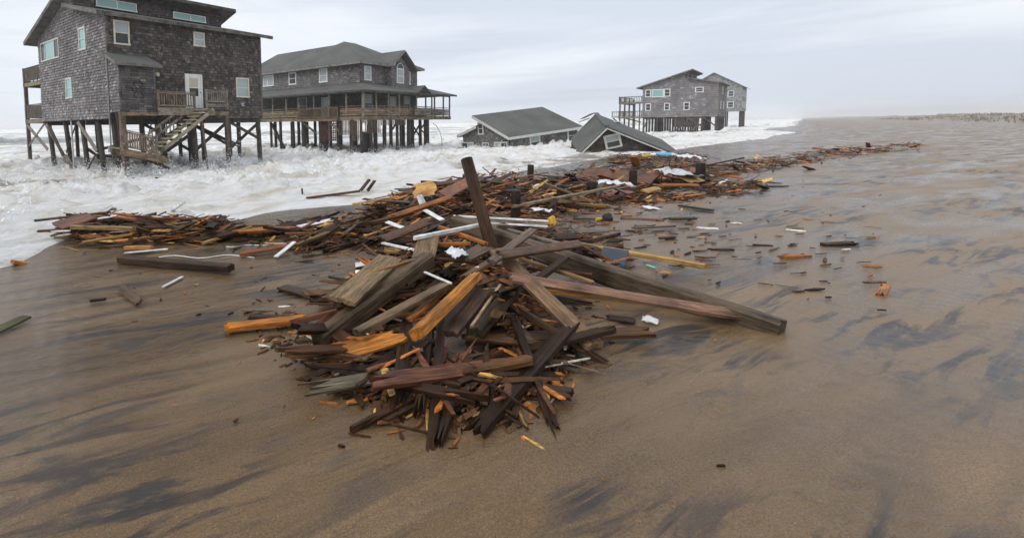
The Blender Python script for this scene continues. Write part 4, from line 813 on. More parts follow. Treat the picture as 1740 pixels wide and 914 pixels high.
def plank_mesh(Ln, wd, th, rg, jag=0.0, nseg=4, bow=0.0, taper=0.0, chamfer=True):
    """board lying along x, centred: 5 points across top and bottom, broken ends, slight bow and worn edges"""
    vs_ = []; fs = []; na = 6
    j0 = [rg.uniform(0, 1) ** 1.5 * jag for _ in range(na + 1)]; j1 = [rg.uniform(0, 1) ** 2 * jag for _ in range(na + 1)]
    for i in range(nseg + 1):
        f = i / nseg; x = (f - 0.5) * Ln; bz = bow * (1 - (2 * f - 1) ** 2); k = 1 - taper * f
        ww = wd * k * (1 + rg.uniform(-0.03, 0.03))
        for lay in (0, 1):
            for a in range(na + 1):
                q = a / na - 0.5; xx = x + (j0[a] if i == 0 else 0) - (j1[a] if i == nseg else 0)
                edge_ = chamfer and a in (0, na); z = (th / 2 - (th * 0.14 if edge_ else 0)) * (1 if lay else -1) + rg.uniform(-1, 1) * th * 0.035
                vs_.append((xx, q * ww, z + bz))
    r = 2 * (na + 1)
    for i in range(nseg):
        o = i * r
        for a in range(na):
            fs.append((o + na + 1 + a, o + r + na + 1 + a, o + r + na + 2 + a, o + na + 2 + a)); fs.append((o + a, o + a + 1, o + r + a + 1, o + r + a))
        fs.append((o, o + r, o + r + na + 1, o + na + 1)); fs.append((o + na, o + 2 * na + 1, o + r + 2 * na + 1, o + r + na))
    for a in range(na):
        fs.append((a, a + na + 1, a + na + 2, a + 1)); o = nseg * r; fs.append((o + a, o + a + 1, o + a + na + 2, o + a + na + 1))
    return mesh('board', vs_, fs)
def frame_from(p, q, roll):
    d = (q - p); Ln = d.length; d.normalize(); up = Vector((0, 0, 1))
    if abs(d.z) > 0.95: up = Vector((0, -1, 0))
    y = up.cross(d).normalized(); z = d.cross(y)
    M = Matrix((d, y, z)).transposed() @ Matrix.Rotation(roll, 3, 'X')
    M4 = M.to_4x4(); M4.translation = (p + q) / 2
    return M4, Ln
def plank(name, label, cat, p, q, wd, th, colr, roll=0.0, jag=0.06, bow=0.0, mat=None, group=None, seed=0, taper=0.0):
    rg = random.Random(seed + int(abs(p.x) * 131 + abs(q.y) * 71))
    M4, Ln = frame_from(p, q, rad(roll))
    o = link(name, plank_mesh(Ln, wd, th, rg, jag, max(3, min(7, int(Ln * 2))), bow, taper), mat or M_WET, None, colr)
    o.matrix_world = M4
    return tag(o, label, cat, group)

# --- standing pieces
def P3(px, py, h): return G(px, py, h)
def at_depth(px, py, D): d = ray(px, py); return Vector((0, 0, CAMZ)) + d * (D / d.y)
plank('leaning_post', 'thick dark square post leaning upright out of the debris pile', 'post', at_depth(792, 269, 6.75), at_depth(841, 440, 6.25), 0.135, 0.13, (0.06, 0.034, 0.022), roll=25, jag=0.02)
stubs = [(902, 280, 304, 10.5, 'short dark piling stump standing alone at the foam edge'), (877, 323, 372, 16, 'thick black piling stump behind the leaning post'), (953, 314, 346, 13, 'dark piling stump to the right of the thick black stump'),
         (1006, 308, 340, 14, 'dark piling stump under a long grey rail in the debris'), (1076, 289, 322, 12.5, 'dark piling stump in front of the broad red brown sheet'), (1191, 277, 315, 15, 'dark piling stump beside the tan panel at right')]
for x, y0, y1, wpx, lb in stubs:
    b = G(x - 1, y1, 0.0); D = b.y; tp = at_depth(x, y0, D); r = wpx * D / FPX / 2
    mb = MB(); rg = random.Random(x); pts = [b - Vector((0, 0, 0.5))] + [b.lerp(tp, f) for f in (0, 0.33, 0.66, 0.96)] + [tp]
    mb.tube(pts, [r * 1.05, r * 1.05, r, r * 1.02, r, r * 0.82], 12)
    o = mb.build('piling_stump', M_WET, None, (0.030, 0.022, 0.018), smooth=True); tag(o, lb, 'piling', 'piling stumps along the beach')

# --- hand placed boards: name, label, x1,y1,h1, x2,y2,h2, width, thickness, colour, roll, jag
BOARDS = [
 ('timber', 'huge grey topped timber running right from the pile into the sand', 770, 379, 0.36, 1330, 566, -0.12, 0.17, 0.23, (0.115, 0.092, 0.07), 0, 0.03),
 ('timber', 'grooved brown plank slanting down to the lower right from the crossing', 842, 424, 0.55, 1012, 590, 0.10, 0.155, 0.05, (0.20, 0.135, 0.085), 8, 0.03),
 ('board', 'long pinkish plank lying across the grooved plank toward the right', 858, 470, 0.42, 1300, 542, 0.02, 0.13, 0.045, PNK, 20, 0.08),
 ('board', 'thin dark board bridging from the leaning post toward the right', 846, 434, 0.62, 988, 414, 0.45, 0.10, 0.045, (0.13, 0.085, 0.06), 35, 0.06),
 ('board', 'short grey brown board crossing just right of the leaning post', 906, 390, 0.62, 834, 446, 0.60, 0.105, 0.04, (0.15, 0.105, 0.085), 0, 0.05),
 ('board', 'dark board continuing down left from the crossing of boards', 862, 428, 0.58, 786, 474, 0.45, 0.10, 0.045, MID, 10, 0.05),
 ('log', 'bright orange split log slanting through the front of the pile', 810, 468, 0.46, 706, 570, 0.28, 0.115, 0.085, (0.44, 0.19, 0.04), 25, 0.05),
 ('board', 'wide grey brown plank at the left front of the pile', 664, 438, 0.45, 580, 512, 0.36, 0.27, 0.045, (0.21, 0.155, 0.095), -6, 0.03),
 ('timber', 'heavy dark timber with pale top beside the wide front plank', 728, 441, 0.34, 540, 580, 0.02, 0.15, 0.18, (0.115, 0.085, 0.06), 0, 0.03),
 ('board', 'long brown plank reaching the bottom left of the pile', 757, 484, 0.40, 604, 566, 0.24, 0.12, 0.05, (0.165, 0.12, 0.08), 8, 0.03),
 ('board', 'short orange board wedged below the long brown plank', 752, 494, 0.34, 694, 544, 0.24, 0.085, 0.03, ORG, 10, 0.01),
 ('board', 'square cut brown board lying flat against the pile centre', 730, 399, 0.50, 719, 440, 0.42, 0.26, 0.045, (0.17, 0.125, 0.075), 4, 0.01),
 ('pole', 'long white pole propped on the square cut board', 704, 405, 0.52, 822, 381, 0.55, 0.05, 0.05, WHT, 0, 0.0),
 ('board', 'orange stick slanting down right under the white pole', 746, 385, 0.48, 828, 415, 0.48, 0.06, 0.04, ORG, 0, 0.03),
 ('board', 'orange board lying level left of the leaning post foot', 738, 415, 0.38, 800, 414, 0.40, 0.07, 0.04, ORG, 0, 0.02),
 ('board', 'thin tan stick resting over the wide front plank', 612, 470, 0.42, 706, 441, 0.46, 0.045, 0.03, (0.24, 0.13, 0.05), 0, 0.03),
 ('white_board', 'white panel scrap standing at the left of the wide front plank', 613, 443, 0.33, 614, 474, 0.22, 0.13, 0.02, WHT, 10, 0.07),
 ('white_board', 'white strip slanting through dark boards in the pile front', 721, 462, 0.42, 768, 482, 0.40, 0.03, 0.015, WHT, 0, 0.02),
 ('white_board', 'white edged board just below the crossing of boards', 809, 456, 0.52, 850, 444, 0.52, 0.05, 0.02, WHT, 0, 0.03),
 ('white_board', 'white stick lying left of the square cut board', 650, 413, 0.30, 704, 425, 0.34, 0.05, 0.03, WHT, 0, 0.03),
 ('white_board', 'white slat sticking up from sand left of the main pile', 468, 437, 0.03, 500, 411, 0.20, 0.11, 0.02, WHT, -10, 0.01),
 ('white_board', 'long white plank on the debris line left of centre', 503, 386, 0.12, 566, 373, 0.14, 0.12, 0.02, WHT, 10, 0.1),
 ('white_board', 'white slat on the heap right of the long white plank', 657, 377, 0.26, 690, 389, 0.24, 0.09, 0.02, WHT, 12, 0.02),
 ('white_board', 'white board end standing against the plywood sheet', 712, 331, 0.55, 719, 348, 0.35, 0.22, 0.02, WHT, 0, 0.04),
 ('white_board', 'white slat below the plywood sheet', 722, 357, 0.34, 752, 374, 0.28, 0.10, 0.02, WHT, 8, 0.02),
 ('sheet', 'tan plywood sheet tilted on top of the centre heap', 700, 326, 0.46, 742, 318, 0.56, 0.52, 0.02, (0.52, 0.32, 0.13), 30, 0.12),
 ('board', 'long orange brown plank climbing the centre heap', 655, 372, 0.20, 768, 334, 0.42, 0.12, 0.05, (0.30, 0.125, 0.05), 20, 0.1),
 ('board', 'broad red plank at the top of the centre heap', 752, 332, 0.45, 808, 303, 0.62, 0.30, 0.04, (0.26, 0.12, 0.075), 18, 0.1),
 ('board', 'brown board across the heap below the orange plank', 648, 408, 0.30, 726, 378, 0.40, 0.19, 0.04, (0.115, 0.062, 0.045), 10, 0.05),
 ('board', 'dark brown board lying over the middle of the debris line', 575, 388, 0.12, 662, 372, 0.22, 0.15, 0.06, BRN, 0, 0.06),
 ('board', 'long thin dark plank along the surf side of the debris line', 545, 388, 0.16, 640, 362, 0.26, 0.10, 0.04, (0.115, 0.08, 0.055), 0, 0.1),
 ('board', 'reddish twin board resting on sand beside the white slat', 406, 432, 0.03, 492, 418, 0.08, 0.16, 0.05, (0.24, 0.085, 0.04), 0, 0.12),
 ('board', 'amber board lying level on sand right of the left heap', 380, 388, 0.05, 456, 388, 0.06, 0.13, 0.06, AMB, 0, 0.04),
 ('board', 'tan board bent over the debris line left of centre', 500, 418, 0.08, 572, 390, 0.18, 0.09, 0.05, OLV, 0, 0.05),
 ('timber', 'long dark timber half sunk in open sand at left', 205, 440, 0.02, 393, 456, 0.03, 0.16, 0.10, (0.055, 0.037, 0.026), 0, 0.1),
 ('board', 'pointed dark board edge poking from the sand at lower left', 202, 485, 0.06, 238, 513, 0.03, 0.10, 0.03, (0.11, 0.08, 0.058), 50, 0.08),
 ('white_board', 'white stick lying alone on the lower left sand', 276, 488, 0.015, 310, 470, 0.02, 0.035, 0.02, WHT, 0, 0.02),
 ('white_board', 'thin white strip at the foot of the left heap', 210, 430, 0.03, 286, 423, 0.04, 0.05, 0.02, WHT, 0, 0.1),
 ('board', 'dark green board at the bottom left corner of the beach', -14, 566, 0.02, 44, 538, 0.03, 0.14, 0.03, GRN, 0, 0.02),
 ('board', 'small dark hollow board end on the lower left sand', 152, 511, 0.02, 180, 508, 0.02, 0.05, 0.03, DK, 0, 0.02),
 ('board', 'dark flat board on sand left of the pile front', 479, 487, 0.02, 540, 504, 0.04, 0.16, 0.03, (0.075, 0.045, 0.038), 0, 0.03),
 ('board', 'bright orange board at the bottom edge of the pile', 380, 557, 0.03, 524, 541, 0.06, 0.16, 0.05, (0.50, 0.19, 0.03), 0, 0.06),
 ('board', 'dark maroon board just above the bright orange board', 424, 538, 0.02, 500, 540, 0.03, 0.07, 0.04, (0.05, 0.03, 0.03), 0, 0.02),
 ('sheet', 'splintered tan plywood left of the wide front plank', 530, 512, 0.05, 600, 500, 0.16, 0.42, 0.02, (0.30, 0.17, 0.09), 0, 0.2),
 ('board', 'pale yellow board running right behind the navy panel', 985, 415, 0.10, 1200, 453, 0.08, 0.09, 0.06, (0.42, 0.28, 0.11), 0, 0.02),
 ('board', 'grey rail lying across the debris band beside the stumps', 872, 351, 0.25, 1050, 317, 0.35, 0.10, 0.06, (0.24, 0.19, 0.135), 0, 0.04),
 ('board', 'long thin brown stick over the debris band right of the stumps', 925, 311, 0.42, 1012, 345, 0.22, 0.06, 0.04, (0.17, 0.115, 0.08), 0, 0.04),
 ('sheet', 'broad red brown sheet lying in the right debris band', 984, 296, 0.28, 1112, 307, 0.22, 0.95, 0.03, (0.17, 0.088, 0.065), 22, 0.1),
 ('board', 'orange board tilted upright behind the broad red brown sheet', 1076, 266, 0.75, 1086, 294, 0.10, 0.26, 0.03, AMB, 0, 0.02),
 ('sheet', 'dull red sheet at the far right of the debris band', 1135, 300, 0.22, 1192, 288, 0.24, 0.5, 0.03, (0.25, 0.10, 0.07), 10, 0.1),
 ('sheet', 'tan panel leaning near the rightmost stump', 1158, 304, 0.28, 1182, 301, 0.24, 0.55, 0.03, (0.50, 0.33, 0.16), 20, 0.05),
 ('board', 'orange brown board in front of the tan panel', 1122, 314, 0.14, 1188, 315, 0.12, 0.14, 0.05, (0.33, 0.13, 0.045), 20, 0.08),
 ('board', 'yellow tan block lying on the sand edge of the right band', 1094, 326, 0.10, 1118, 320, 0.16, 0.22, 0.05, YEL, 10, 0.03),
 ('sheet', 'flat grey sheet on sand below the right debris band', 1118, 327, 0.05, 1192, 326, 0.04, 0.55, 0.02, (0.21, 0.195, 0.175), 0, 0.1),
 ('board', 'olive yellow board lying low across the sand below the stumps', 958, 346, 0.10, 1030, 350, 0.06, 0.13, 0.06, (0.26, 0.165, 0.04), 0, 0.05),
 ('board', 'grey board flat on sand right of the yellow chunk', 966, 394, 0.03, 1030, 392, 0.03, 0.20, 0.025, (0.17, 0.15, 0.125), 0, 0.1),
 ('board', 'long dark stick on the right sand with a pale end', 1075, 388, 0.02, 1148, 384, 0.03, 0.08, 0.03, (0.10, 0.08, 0.065), 0, 0.1),
 ('board', 'mossy dark board lying on the right sand', 1136, 372, 0.02, 1184, 371, 0.03, 0.12, 0.05, (0.065, 0.06, 0.04), 0, 0.1),
 ('board', 'dark slanting board at the right sand margin', 1152, 349, 0.03, 1215, 358, 0.03, 0.10, 0.04, (0.06, 0.05, 0.042), 0, 0.08),
 ('board', 'small dark maroon scrap on the right sand', 1120, 405, 0.02, 1146, 403, 0.02, 0.06, 0.03, (0.05, 0.033, 0.035), 0, 0.02),
 ('board', 'tan shard beside the mint green strip', 1122, 461, 0.02, 1143, 464, 0.02, 0.09, 0.02, (0.45, 0.27, 0.12), 0, 0.05),
 ('board', 'flat dark board on sand below the pink plank', 1030, 538, 0.02, 1080, 545, 0.02, 0.12, 0.02, (0.06, 0.04, 0.036), 0, 0.04),
 ('board', 'orange underside board beneath the pinkish plank', 928, 494, 0.20, 1090, 512, 0.10, 0.05, 0.05, (0.40, 0.20, 0.05), 0, 0.02),
 ('board', 'tan stick between the huge timber and the pinkish plank', 878, 438, 0.42, 1010, 481, 0.22, 0.07, 0.04, (0.24, 0.155, 0.08), 0, 0.05),
 ('board', 'broad dark plank sloping down at the centre front of the pile', 812, 492, 0.34, 752, 566, 0.20, 0.26, 0.05, (0.085, 0.055, 0.042), 0, 0.05),
 ('board', 'dark mossy timber right of the broad front plank', 866, 500, 0.26, 806, 566, 0.16, 0.13, 0.08, (0.06, 0.05, 0.035), 10, 0.05),
 ('board', 'thin pale stick crossing the broad front plank', 850, 484, 0.42, 800, 556, 0.30, 0.022, 0.02, (0.35, 0.27, 0.2), 0, 0.02),
 ('board', 'short yellow block at the pile bottom', 872, 524, 0.20, 867, 546, 0.12, 0.05, 0.03, (0.55, 0.33, 0.06), 0, 0.02),
 ('board', 'grey flat board behind the pile centre at the leaning post', 786, 440, 0.40, 826, 420, 0.46, 0.22, 0.04, (0.12, 0.09, 0.075), 0, 0.05),
 ('timber', 'grey timber behind the huge timber beyond the leaning post', 862, 392, 0.30, 962, 420, 0.26, 0.10, 0.08, (0.20, 0.18, 0.16), 0, 0.05),
 ('board', 'brown stick angling down to the navy panel', 986, 416, 0.30, 1030, 441, 0.06, 0.06, 0.03, (0.20, 0.13, 0.1), 0, 0.04),
 ('white_strip', 'upper white metal strip lying behind the leaning post', 770, 367, 0.34, 932, 376, 0.26, 0.05, 0.03, (0.62, 0.62, 0.60), 0, 0.0),
 ('white_strip', 'lower white metal strip lying behind the leaning post', 775, 376, 0.28, 930, 385, 0.20, 0.05, 0.03, (0.66, 0.66, 0.64), 0, 0.0),
 ('board', 'rusty channel board between the two white metal strips', 772, 372, 0.30, 930, 381, 0.22, 0.11, 0.02, (0.24, 0.19, 0.15), 0, 0.0),
 ('white_board', 'white stick poking from foam behind the left heap', 289, 360, 0.02, 312, 344, 0.35, 0.10, 0.06, (0.74, 0.72, 0.68), 0, 0.05),
 ('white_board', 'thin pale stick in the foam right of the white stick', 323, 357, 0.16, 346, 373, 0.03, 0.06, 0.04, (0.72, 0.66, 0.58), 0, 0.03),
 ('white_board', 'white curved strip on top of the left heap', 165, 372, 0.30, 200, 366, 0.34, 0.08, 0.02, WHT, 10, 0.05),
 ('board', 'orange block end at the right tip of the left heap', 338, 384, 0.16, 348, 374, 0.26, 0.10, 0.06, (0.5, 0.2, 0.07), 0, 0.02),
 ('board', 'dark sheet edge at the top of the left heap', 95, 385, 0.25, 156, 366, 0.36, 0.42, 0.03, (0.20, 0.105, 0.08), 10, 0.05),
 ('board', 'long brown board trailing off the left heap into foam', 70, 372, 0.12, 172, 364, 0.20, 0.11, 0.03, (0.16, 0.10, 0.075), 0, 0.1),
 ('board', 'tan timber through the middle of the left heap', 122, 386, 0.22, 228, 389, 0.22, 0.10, 0.08, (0.26, 0.19, 0.11), 0, 0.03),
 ('board', 'long olive board slanting up the left heap', 140, 412, 0.10, 226, 398, 0.20, 0.08, 0.04, (0.28, 0.18, 0.07), 0, 0.03),
 ('board', 'short amber board at the foot of the left heap', 212, 421, 0.04, 258, 420, 0.05, 0.11, 0.05, AMB, 0, 0.02),
 ('board', 'grey brown board leaning off the right of the left heap', 227, 384, 0.28, 262, 396, 0.10, 0.10, 0.03, (0.13, 0.095, 0.08), 0, 0.04),
 ('sheet', 'green scrap of sheet on the right part of the left heap', 314, 389, 0.18, 356, 388, 0.2, 0.20, 0.02, (0.075, 0.085, 0.045), 0, 0.05),
 ('white_board', 'white board scrap on the left side of the left heap', 88, 393, 0.18, 120, 392, 0.20, 0.07, 0.02, WHT, 0, 0.1),
]
for i, (nm, lb, x1, y1, a1_, x2, y2, a2_, wd, th, c, roll, jag) in enumerate(BOARDS):
    mat = M_DIRTYW if (c[0] > 0.6) else M_WET
    cat = {'timber': 'timber', 'log': 'log', 'sheet': 'sheet', 'pole': 'pole'}.get(nm, 'board')
    plank(nm, lb, cat, G(x1, y1, a1_ + th * 0.5), G(x2, y2, a2_ + th * 0.5), wd, th, c, roll, jag, 0.0, mat, seed=i)

# --- scattered boards, each its own object; colour class and place give the label
CLS = [('dark brown', DK, 0.36), ('brown', BRN, 0.26), ('orange', ORG, 0.11), ('red brown', RED, 0.14), ('grey', GRY, 0.06), ('tan', YEL, 0.06), ('white', WHT, 0.03)]
def pick(rg):
    r = rg.random(); a = 0
    for n_, c, p_ in CLS:
        a += p_
        if r < a: return n_, c
    return CLS[0][0], CLS[0][1]
# zone: words, spine (px points), half spread px (start, end), heap height, count, length range, yaw mean, yaw spread
ZONES = [
 ('the left heap', [(130, 396), (180, 391), (250, 398), (330, 398), (390, 400)], (18, 10), 0.34, 42, (0.5, 1.5), 18, 26),
 ('the thin debris line', [(400, 408), (480, 398), (560, 396), (640, 385)], (12, 12), 0.13, 16, (0.5, 1.8), 36, 16),
 ('the centre heap', [(640, 382), (700, 355), (770, 340), (830, 335)], (20, 28), 0.44, 44, (0.6, 2.3), 34, 22),
 ('the stump debris band', [(840, 335), (920, 335), (1000, 318), (1090, 305), (1190, 298)], (26, 15), 0.36, 54, (0.7, 2.8), 22, 38),
 ('the far right band', [(1200, 296), (1300, 280), (1420, 262), (1560, 248)], (12, 5), 0.22, 16, (0.8, 3.0), 30, 35),
 ('the front pile', [(600, 535), (655, 500), (730, 450), (800, 450), (850, 500), (880, 560)], (46, 46), 0.34, 66, (0.6, 2.0), 48, 38),
 ('the pile foot', [(570, 600), (650, 640), (760, 670), (860, 665), (970, 600)], (40, 44), 0.14, 30, (0.5, 1.7), 45, 45),
 ('the right shoulder', [(860, 400), (920, 410), (990, 425), (1040, 450)], (20, 20), 0.18, 14, (0.4, 1.3), 5, 40),
 ('the pile shoulder', [(510, 412), (590, 398), (670, 402), (745, 410)], (20, 24), 0.22, 22, (0.5, 1.7), 38, 22),
 ('the right sand', [(960, 365), (1080, 380), (1196, 400), (1330, 430), (1500, 420)], (28, 60), 0.0, 14, (0.25, 1.0), 10, 18),
]
def spine_pt(sp, f):
    f *= len(sp) - 1; i = min(int(f), len(sp) - 2); k = f - i
    return sp[i][0] + (sp[i + 1][0] - sp[i][0]) * k, sp[i][1] + (sp[i + 1][1] - sp[i][1]) * k
for zi, (words, sp, spread, heap, cnt, lr, ym, ys) in enumerate(ZONES):
    rg = random.Random(500 + zi)
    for i in range(cnt):
        f = (i + rg.random()) / cnt; x, y = spine_pt(sp, f); w_ = spread[0] + (spread[1] - spread[0]) * f
        g_ = rg.gauss(0, 0.5); y += max(-1.2, min(1.2, g_)) * w_; x += rg.uniform(-14, 14)
        c0 = G(x, y); hmax = heap * math.exp(-g_ * g_ * 1.2); h0 = rg.random() ** 0.8 * hmax
        n_, c = pick(rg); nm_ = 'broken_board'; Ln = rg.uniform(*lr) * (0.7 if n_ in ('orange', 'white', 'tan') else 1)
        yaw = rad(rg.gauss(ym, ys)); wd = rg.uniform(0.05, (0.15 if 'pile' in words else 0.22) if heap > 0.1 else 0.14); th = rg.uniform(0.02, 0.055)
        tl = rg.gauss(0, 0.14) if heap > 0 else 0.0
        dv = Vector((math.cos(yaw), math.sin(yaw), tl)).normalized() * Ln / 2
        zc = c0.z + th / 2 + h0; zc = max(zc, c0.z + th / 2 + abs(dv.z) * 0.7)
        ctr = Vector((c0.x, c0.y, zc - (0.02 if heap == 0 else 0.0))); k = rg.uniform(0.7, 1.35)
        cc = tuple(min(q * k * rg.uniform(0.92, 1.08), 0.85) for q in c)
        third = ('left end of ', 'middle of ', 'right end of ')[min(int(f * 3), 2)]
        size = 'short ' if Ln < 0.6 else ('long ' if Ln > 1.3 else ''); shape = 'narrow ' if wd < 0.1 else ('wide ' if wd > 0.17 else '')
        lab = f"{size}{shape}{n_} board {'raised' if h0 > 0.12 else 'low'} at the {third}{words}"
        plank('broken_board', lab, 'board', ctr - dv, ctr + dv, wd, th, cc, rg.gauss(0, 14) if heap > 0 else rg.gauss(0, 4), rg.uniform(0.05, 0.42) * min(Ln, 1.0), 0, M_DIRTYW if n_ == 'white' else M_WET, f'{n_} boards of {words}', seed=i)

# --- splinters and chips: too many and too small to count
def chips(name, label, spec, seed):
    rg = random.Random(seed); mb = MB()
    for sp, spread, heap, cnt, lr, ym, ys, *wr_ in spec:
        for i in range(cnt):
            f = rg.random(); x, y = spine_pt(sp, f); w_ = spread[0] + (spread[1] - spread[0]) * f; g_ = rg.gauss(0, 0.6); y += g_ * w_; x += rg.uniform(-15, 15)
            c0 = G(x, y); n_, c = pick(rg); Ln = rg.uniform(*lr); yaw = rad(rg.gauss(ym, ys)); k = rg.uniform(0.6, 1.5)
            h0 = rg.random() * heap * math.exp(-g_ * g_)
            dv = Vector((math.cos(yaw), math.sin(yaw), rg.gauss(0, 0.2 if heap > 0 else 0.02))).normalized() * Ln / 2
            p = Vector((c0.x, c0.y, c0.z + 0.012 + h0))
            mb.shard(p - dv, p + dv, rg.uniform(*wr_[0]) if wr_ else min(rg.uniform(0.008, 0.05), Ln * 0.3), rg.uniform(0.004, 0.016), rg, tuple(min(q * k, 0.8) for q in c))
    o = mb.build(name, M_CHIP, None, (1, 1, 1), kind='stuff'); return tag(o, label, 'wood splinters')
m, t, bs = newmat('splinter'); at = nd(t, 'ShaderNodeAttribute', attribute_name='col'); tcn = nd(t, 'ShaderNodeTexCoord'); gn = nd(t, 'ShaderNodeTexNoise', Scale=16.0, Detail=5.0, Roughness=0.7); t.links.new(tcn.outputs['Object'], gn.inputs['Vector']); t.links.new(mul(t, mul(t, at.outputs['Color'], ramp(t, gn.outputs['Fac'], [(0.32, 0.3), (0.52, 1.0), (0.7, 1.4)])), (1.0, 0.9, 0.76)), bs.inputs['Base Color']); bs.inputs['Roughness'].default_value = 0.6; bs.inputs['Specular IOR Level'].default_value = 0.15; M_CHIP = m
chips('wood_splinters', 'small wood splinters filling the gaps of the debris heaps', [
    (ZONES[0][1], (20, 12), 0.30, 900, (0.06, 0.5), 20, 25), (ZONES[1][1], (13, 13), 0.08, 260, (0.05, 0.35), 35, 30), (ZONES[2][1], (24, 32), 0.34, 900, (0.05, 0.5), 34, 35),
    (ZONES[3][1], (32, 20), 0.24, 2800, (0.06, 0.6), 25, 45), (ZONES[4][1], (14, 6), 0.15, 500, (0.1, 0.8), 28, 40), (ZONES[5][1], (50, 46), 0.26, 2200, (0.03, 0.3), 45, 45), (ZONES[7][1], (26, 26), 0.1, 500, (0.03, 0.3), 10, 50), (ZONES[8][1], (24, 26), 0.12, 800, (0.04, 0.3), 38, 40), (ZONES[6][1], (52, 52), 0.10, 700, (0.02, 0.16), 45, 45), ([(430, 540), (560, 610), (720, 680), (900, 660), (1040, 560)], (60, 60), 0.0, 420, (0.02, 0.16), 40, 50), ([(960, 348), (1080, 340), (1190, 330), (1300, 315)], (13, 10), 0.03, 700, (0.05, 0.5), 14, 30),
    ([(1040, 270), (1100, 272), (1190, 270)], (7, 10), 0.12, 800, (0.1, 0.8), 25, 40)], 900)
chips('broken_lath', 'tangle of small broken laths packed between the larger boards', [
    (ZONES[0][1], (17, 10), 0.28, 260, (0.3, 1.2), 20, 20, (0.04, 0.14)), (ZONES[1][1], (12, 12), 0.07, 30, (0.3, 0.9), 35, 20, (0.03, 0.1)), (ZONES[2][1], (22, 30), 0.36, 380, (0.3, 1.3), 34, 28, (0.04, 0.16)),
    (ZONES[3][1], (28, 17), 0.26, 760, (0.3, 1.6), 22, 42, (0.04, 0.2)), (ZONES[4][1], (12, 5), 0.16, 90, (0.4, 1.6), 28, 40, (0.06, 0.25)), (ZONES[5][1], (38, 34), 0.28, 700, (0.2, 1.0), 45, 40, (0.02, 0.12)), (ZONES[8][1], (20, 24), 0.16, 230, (0.25, 1.1), 38, 28, (0.03, 0.13)), (ZONES[6][1], (40, 40), 0.12, 110, (0.2, 0.9), 45, 45, (0.02, 0.07)), (ZONES[7][1], (22, 22), 0.14, 130, (0.2, 0.9), 5, 45, (0.02, 0.1)), ([(450, 545), (560, 620), (720, 690), (900, 650), (1020, 570)], (46, 46), 0.02, 46, (0.12, 0.5), 40, 50, (0.02, 0.07)), ([(960, 346), (1080, 336), (1190, 326), (1300, 312)], (14, 10), 0.05, 150, (0.3, 1.4), 12, 26, (0.03, 0.16))], 902)
chips('sand_litter', 'tiny wood chips strewn over the open sand', [
    ([(420, 470), (560, 480), (640, 450)], (45, 30), 0.0, 24, (0.02, 0.08), 30, 50), ([(120, 480), (300, 500), (450, 540)], (50, 50), 0.0, 16, (0.02, 0.08), 20, 50),
    ([(950, 380), (1080, 390), (1250, 410), (1500, 430)], (40, 90), 0.0, 240, (0.03, 0.25), 12, 30), ([(300, 700), (800, 720), (1300, 640)], (120, 120), 0.0, 22, (0.015, 0.05), 20, 60)], 901)

# --- boards adrift in the surf
ADRIFT = [(504, 292, 514, 304, 0.10, (0.16, 0.09, 0.05), 'short brown board tossed on the foam below the porch house'), (520, 338, 612, 326, 0.12, (0.13, 0.07, 0.05), 'long thin plank adrift at the foam edge'),
          (612, 326, 628, 306, 0.14, (0.07, 0.05, 0.04), 'dark split board standing up in the foam'), (624, 326, 637, 308, 0.12, (0.06, 0.045, 0.04), 'second dark split board leaning beside it in the foam'),
          (513, 321, 514, 331, 0.05, (0.12, 0.08, 0.05), 'tiny upright stick in the foam'), (263, 303, 280, 305, 0.16, (0.14, 0.06, 0.04), 'red brown fragment washing under the broken stairs'),
          (219, 306, 228, 303, 0.08, (0.06, 0.045, 0.035), 'small dark stick in foam below the corner piling'), (737, 277, 748, 274, 0.3, (0.11, 0.075, 0.06), 'brown lump afloat in the open foam'),
          (20, 447, 46, 450, 0.14, (0.5, 0.22, 0.07), 'orange scrap in the foam at far left'), (970, 252, 986, 254, 0.3, DK, 'dark board adrift left of the fallen gable'),
          (1132, 240, 1150, 241, 0.3, BRN, 'brown board adrift right of the fallen gable'), (870, 293, 882, 299, 0.06, DK, 'dark twig adrift near the lone stump')]
for i, (x1, y1, x2, y2, wd, c, lb) in enumerate(ADRIFT):
    p = SEA(x1, max(y1, y2)); D = p.y
    a = at_depth(x1, y1, D) + Vector((0, 0, 0.02)); b = at_depth(x2, y2, D + 0.15) + Vector((0, 0, 0.02))
    plank('adrift_board', lb, 'board', a, b, wd, 0.06, c, rad(0), 0.05, seed=i)

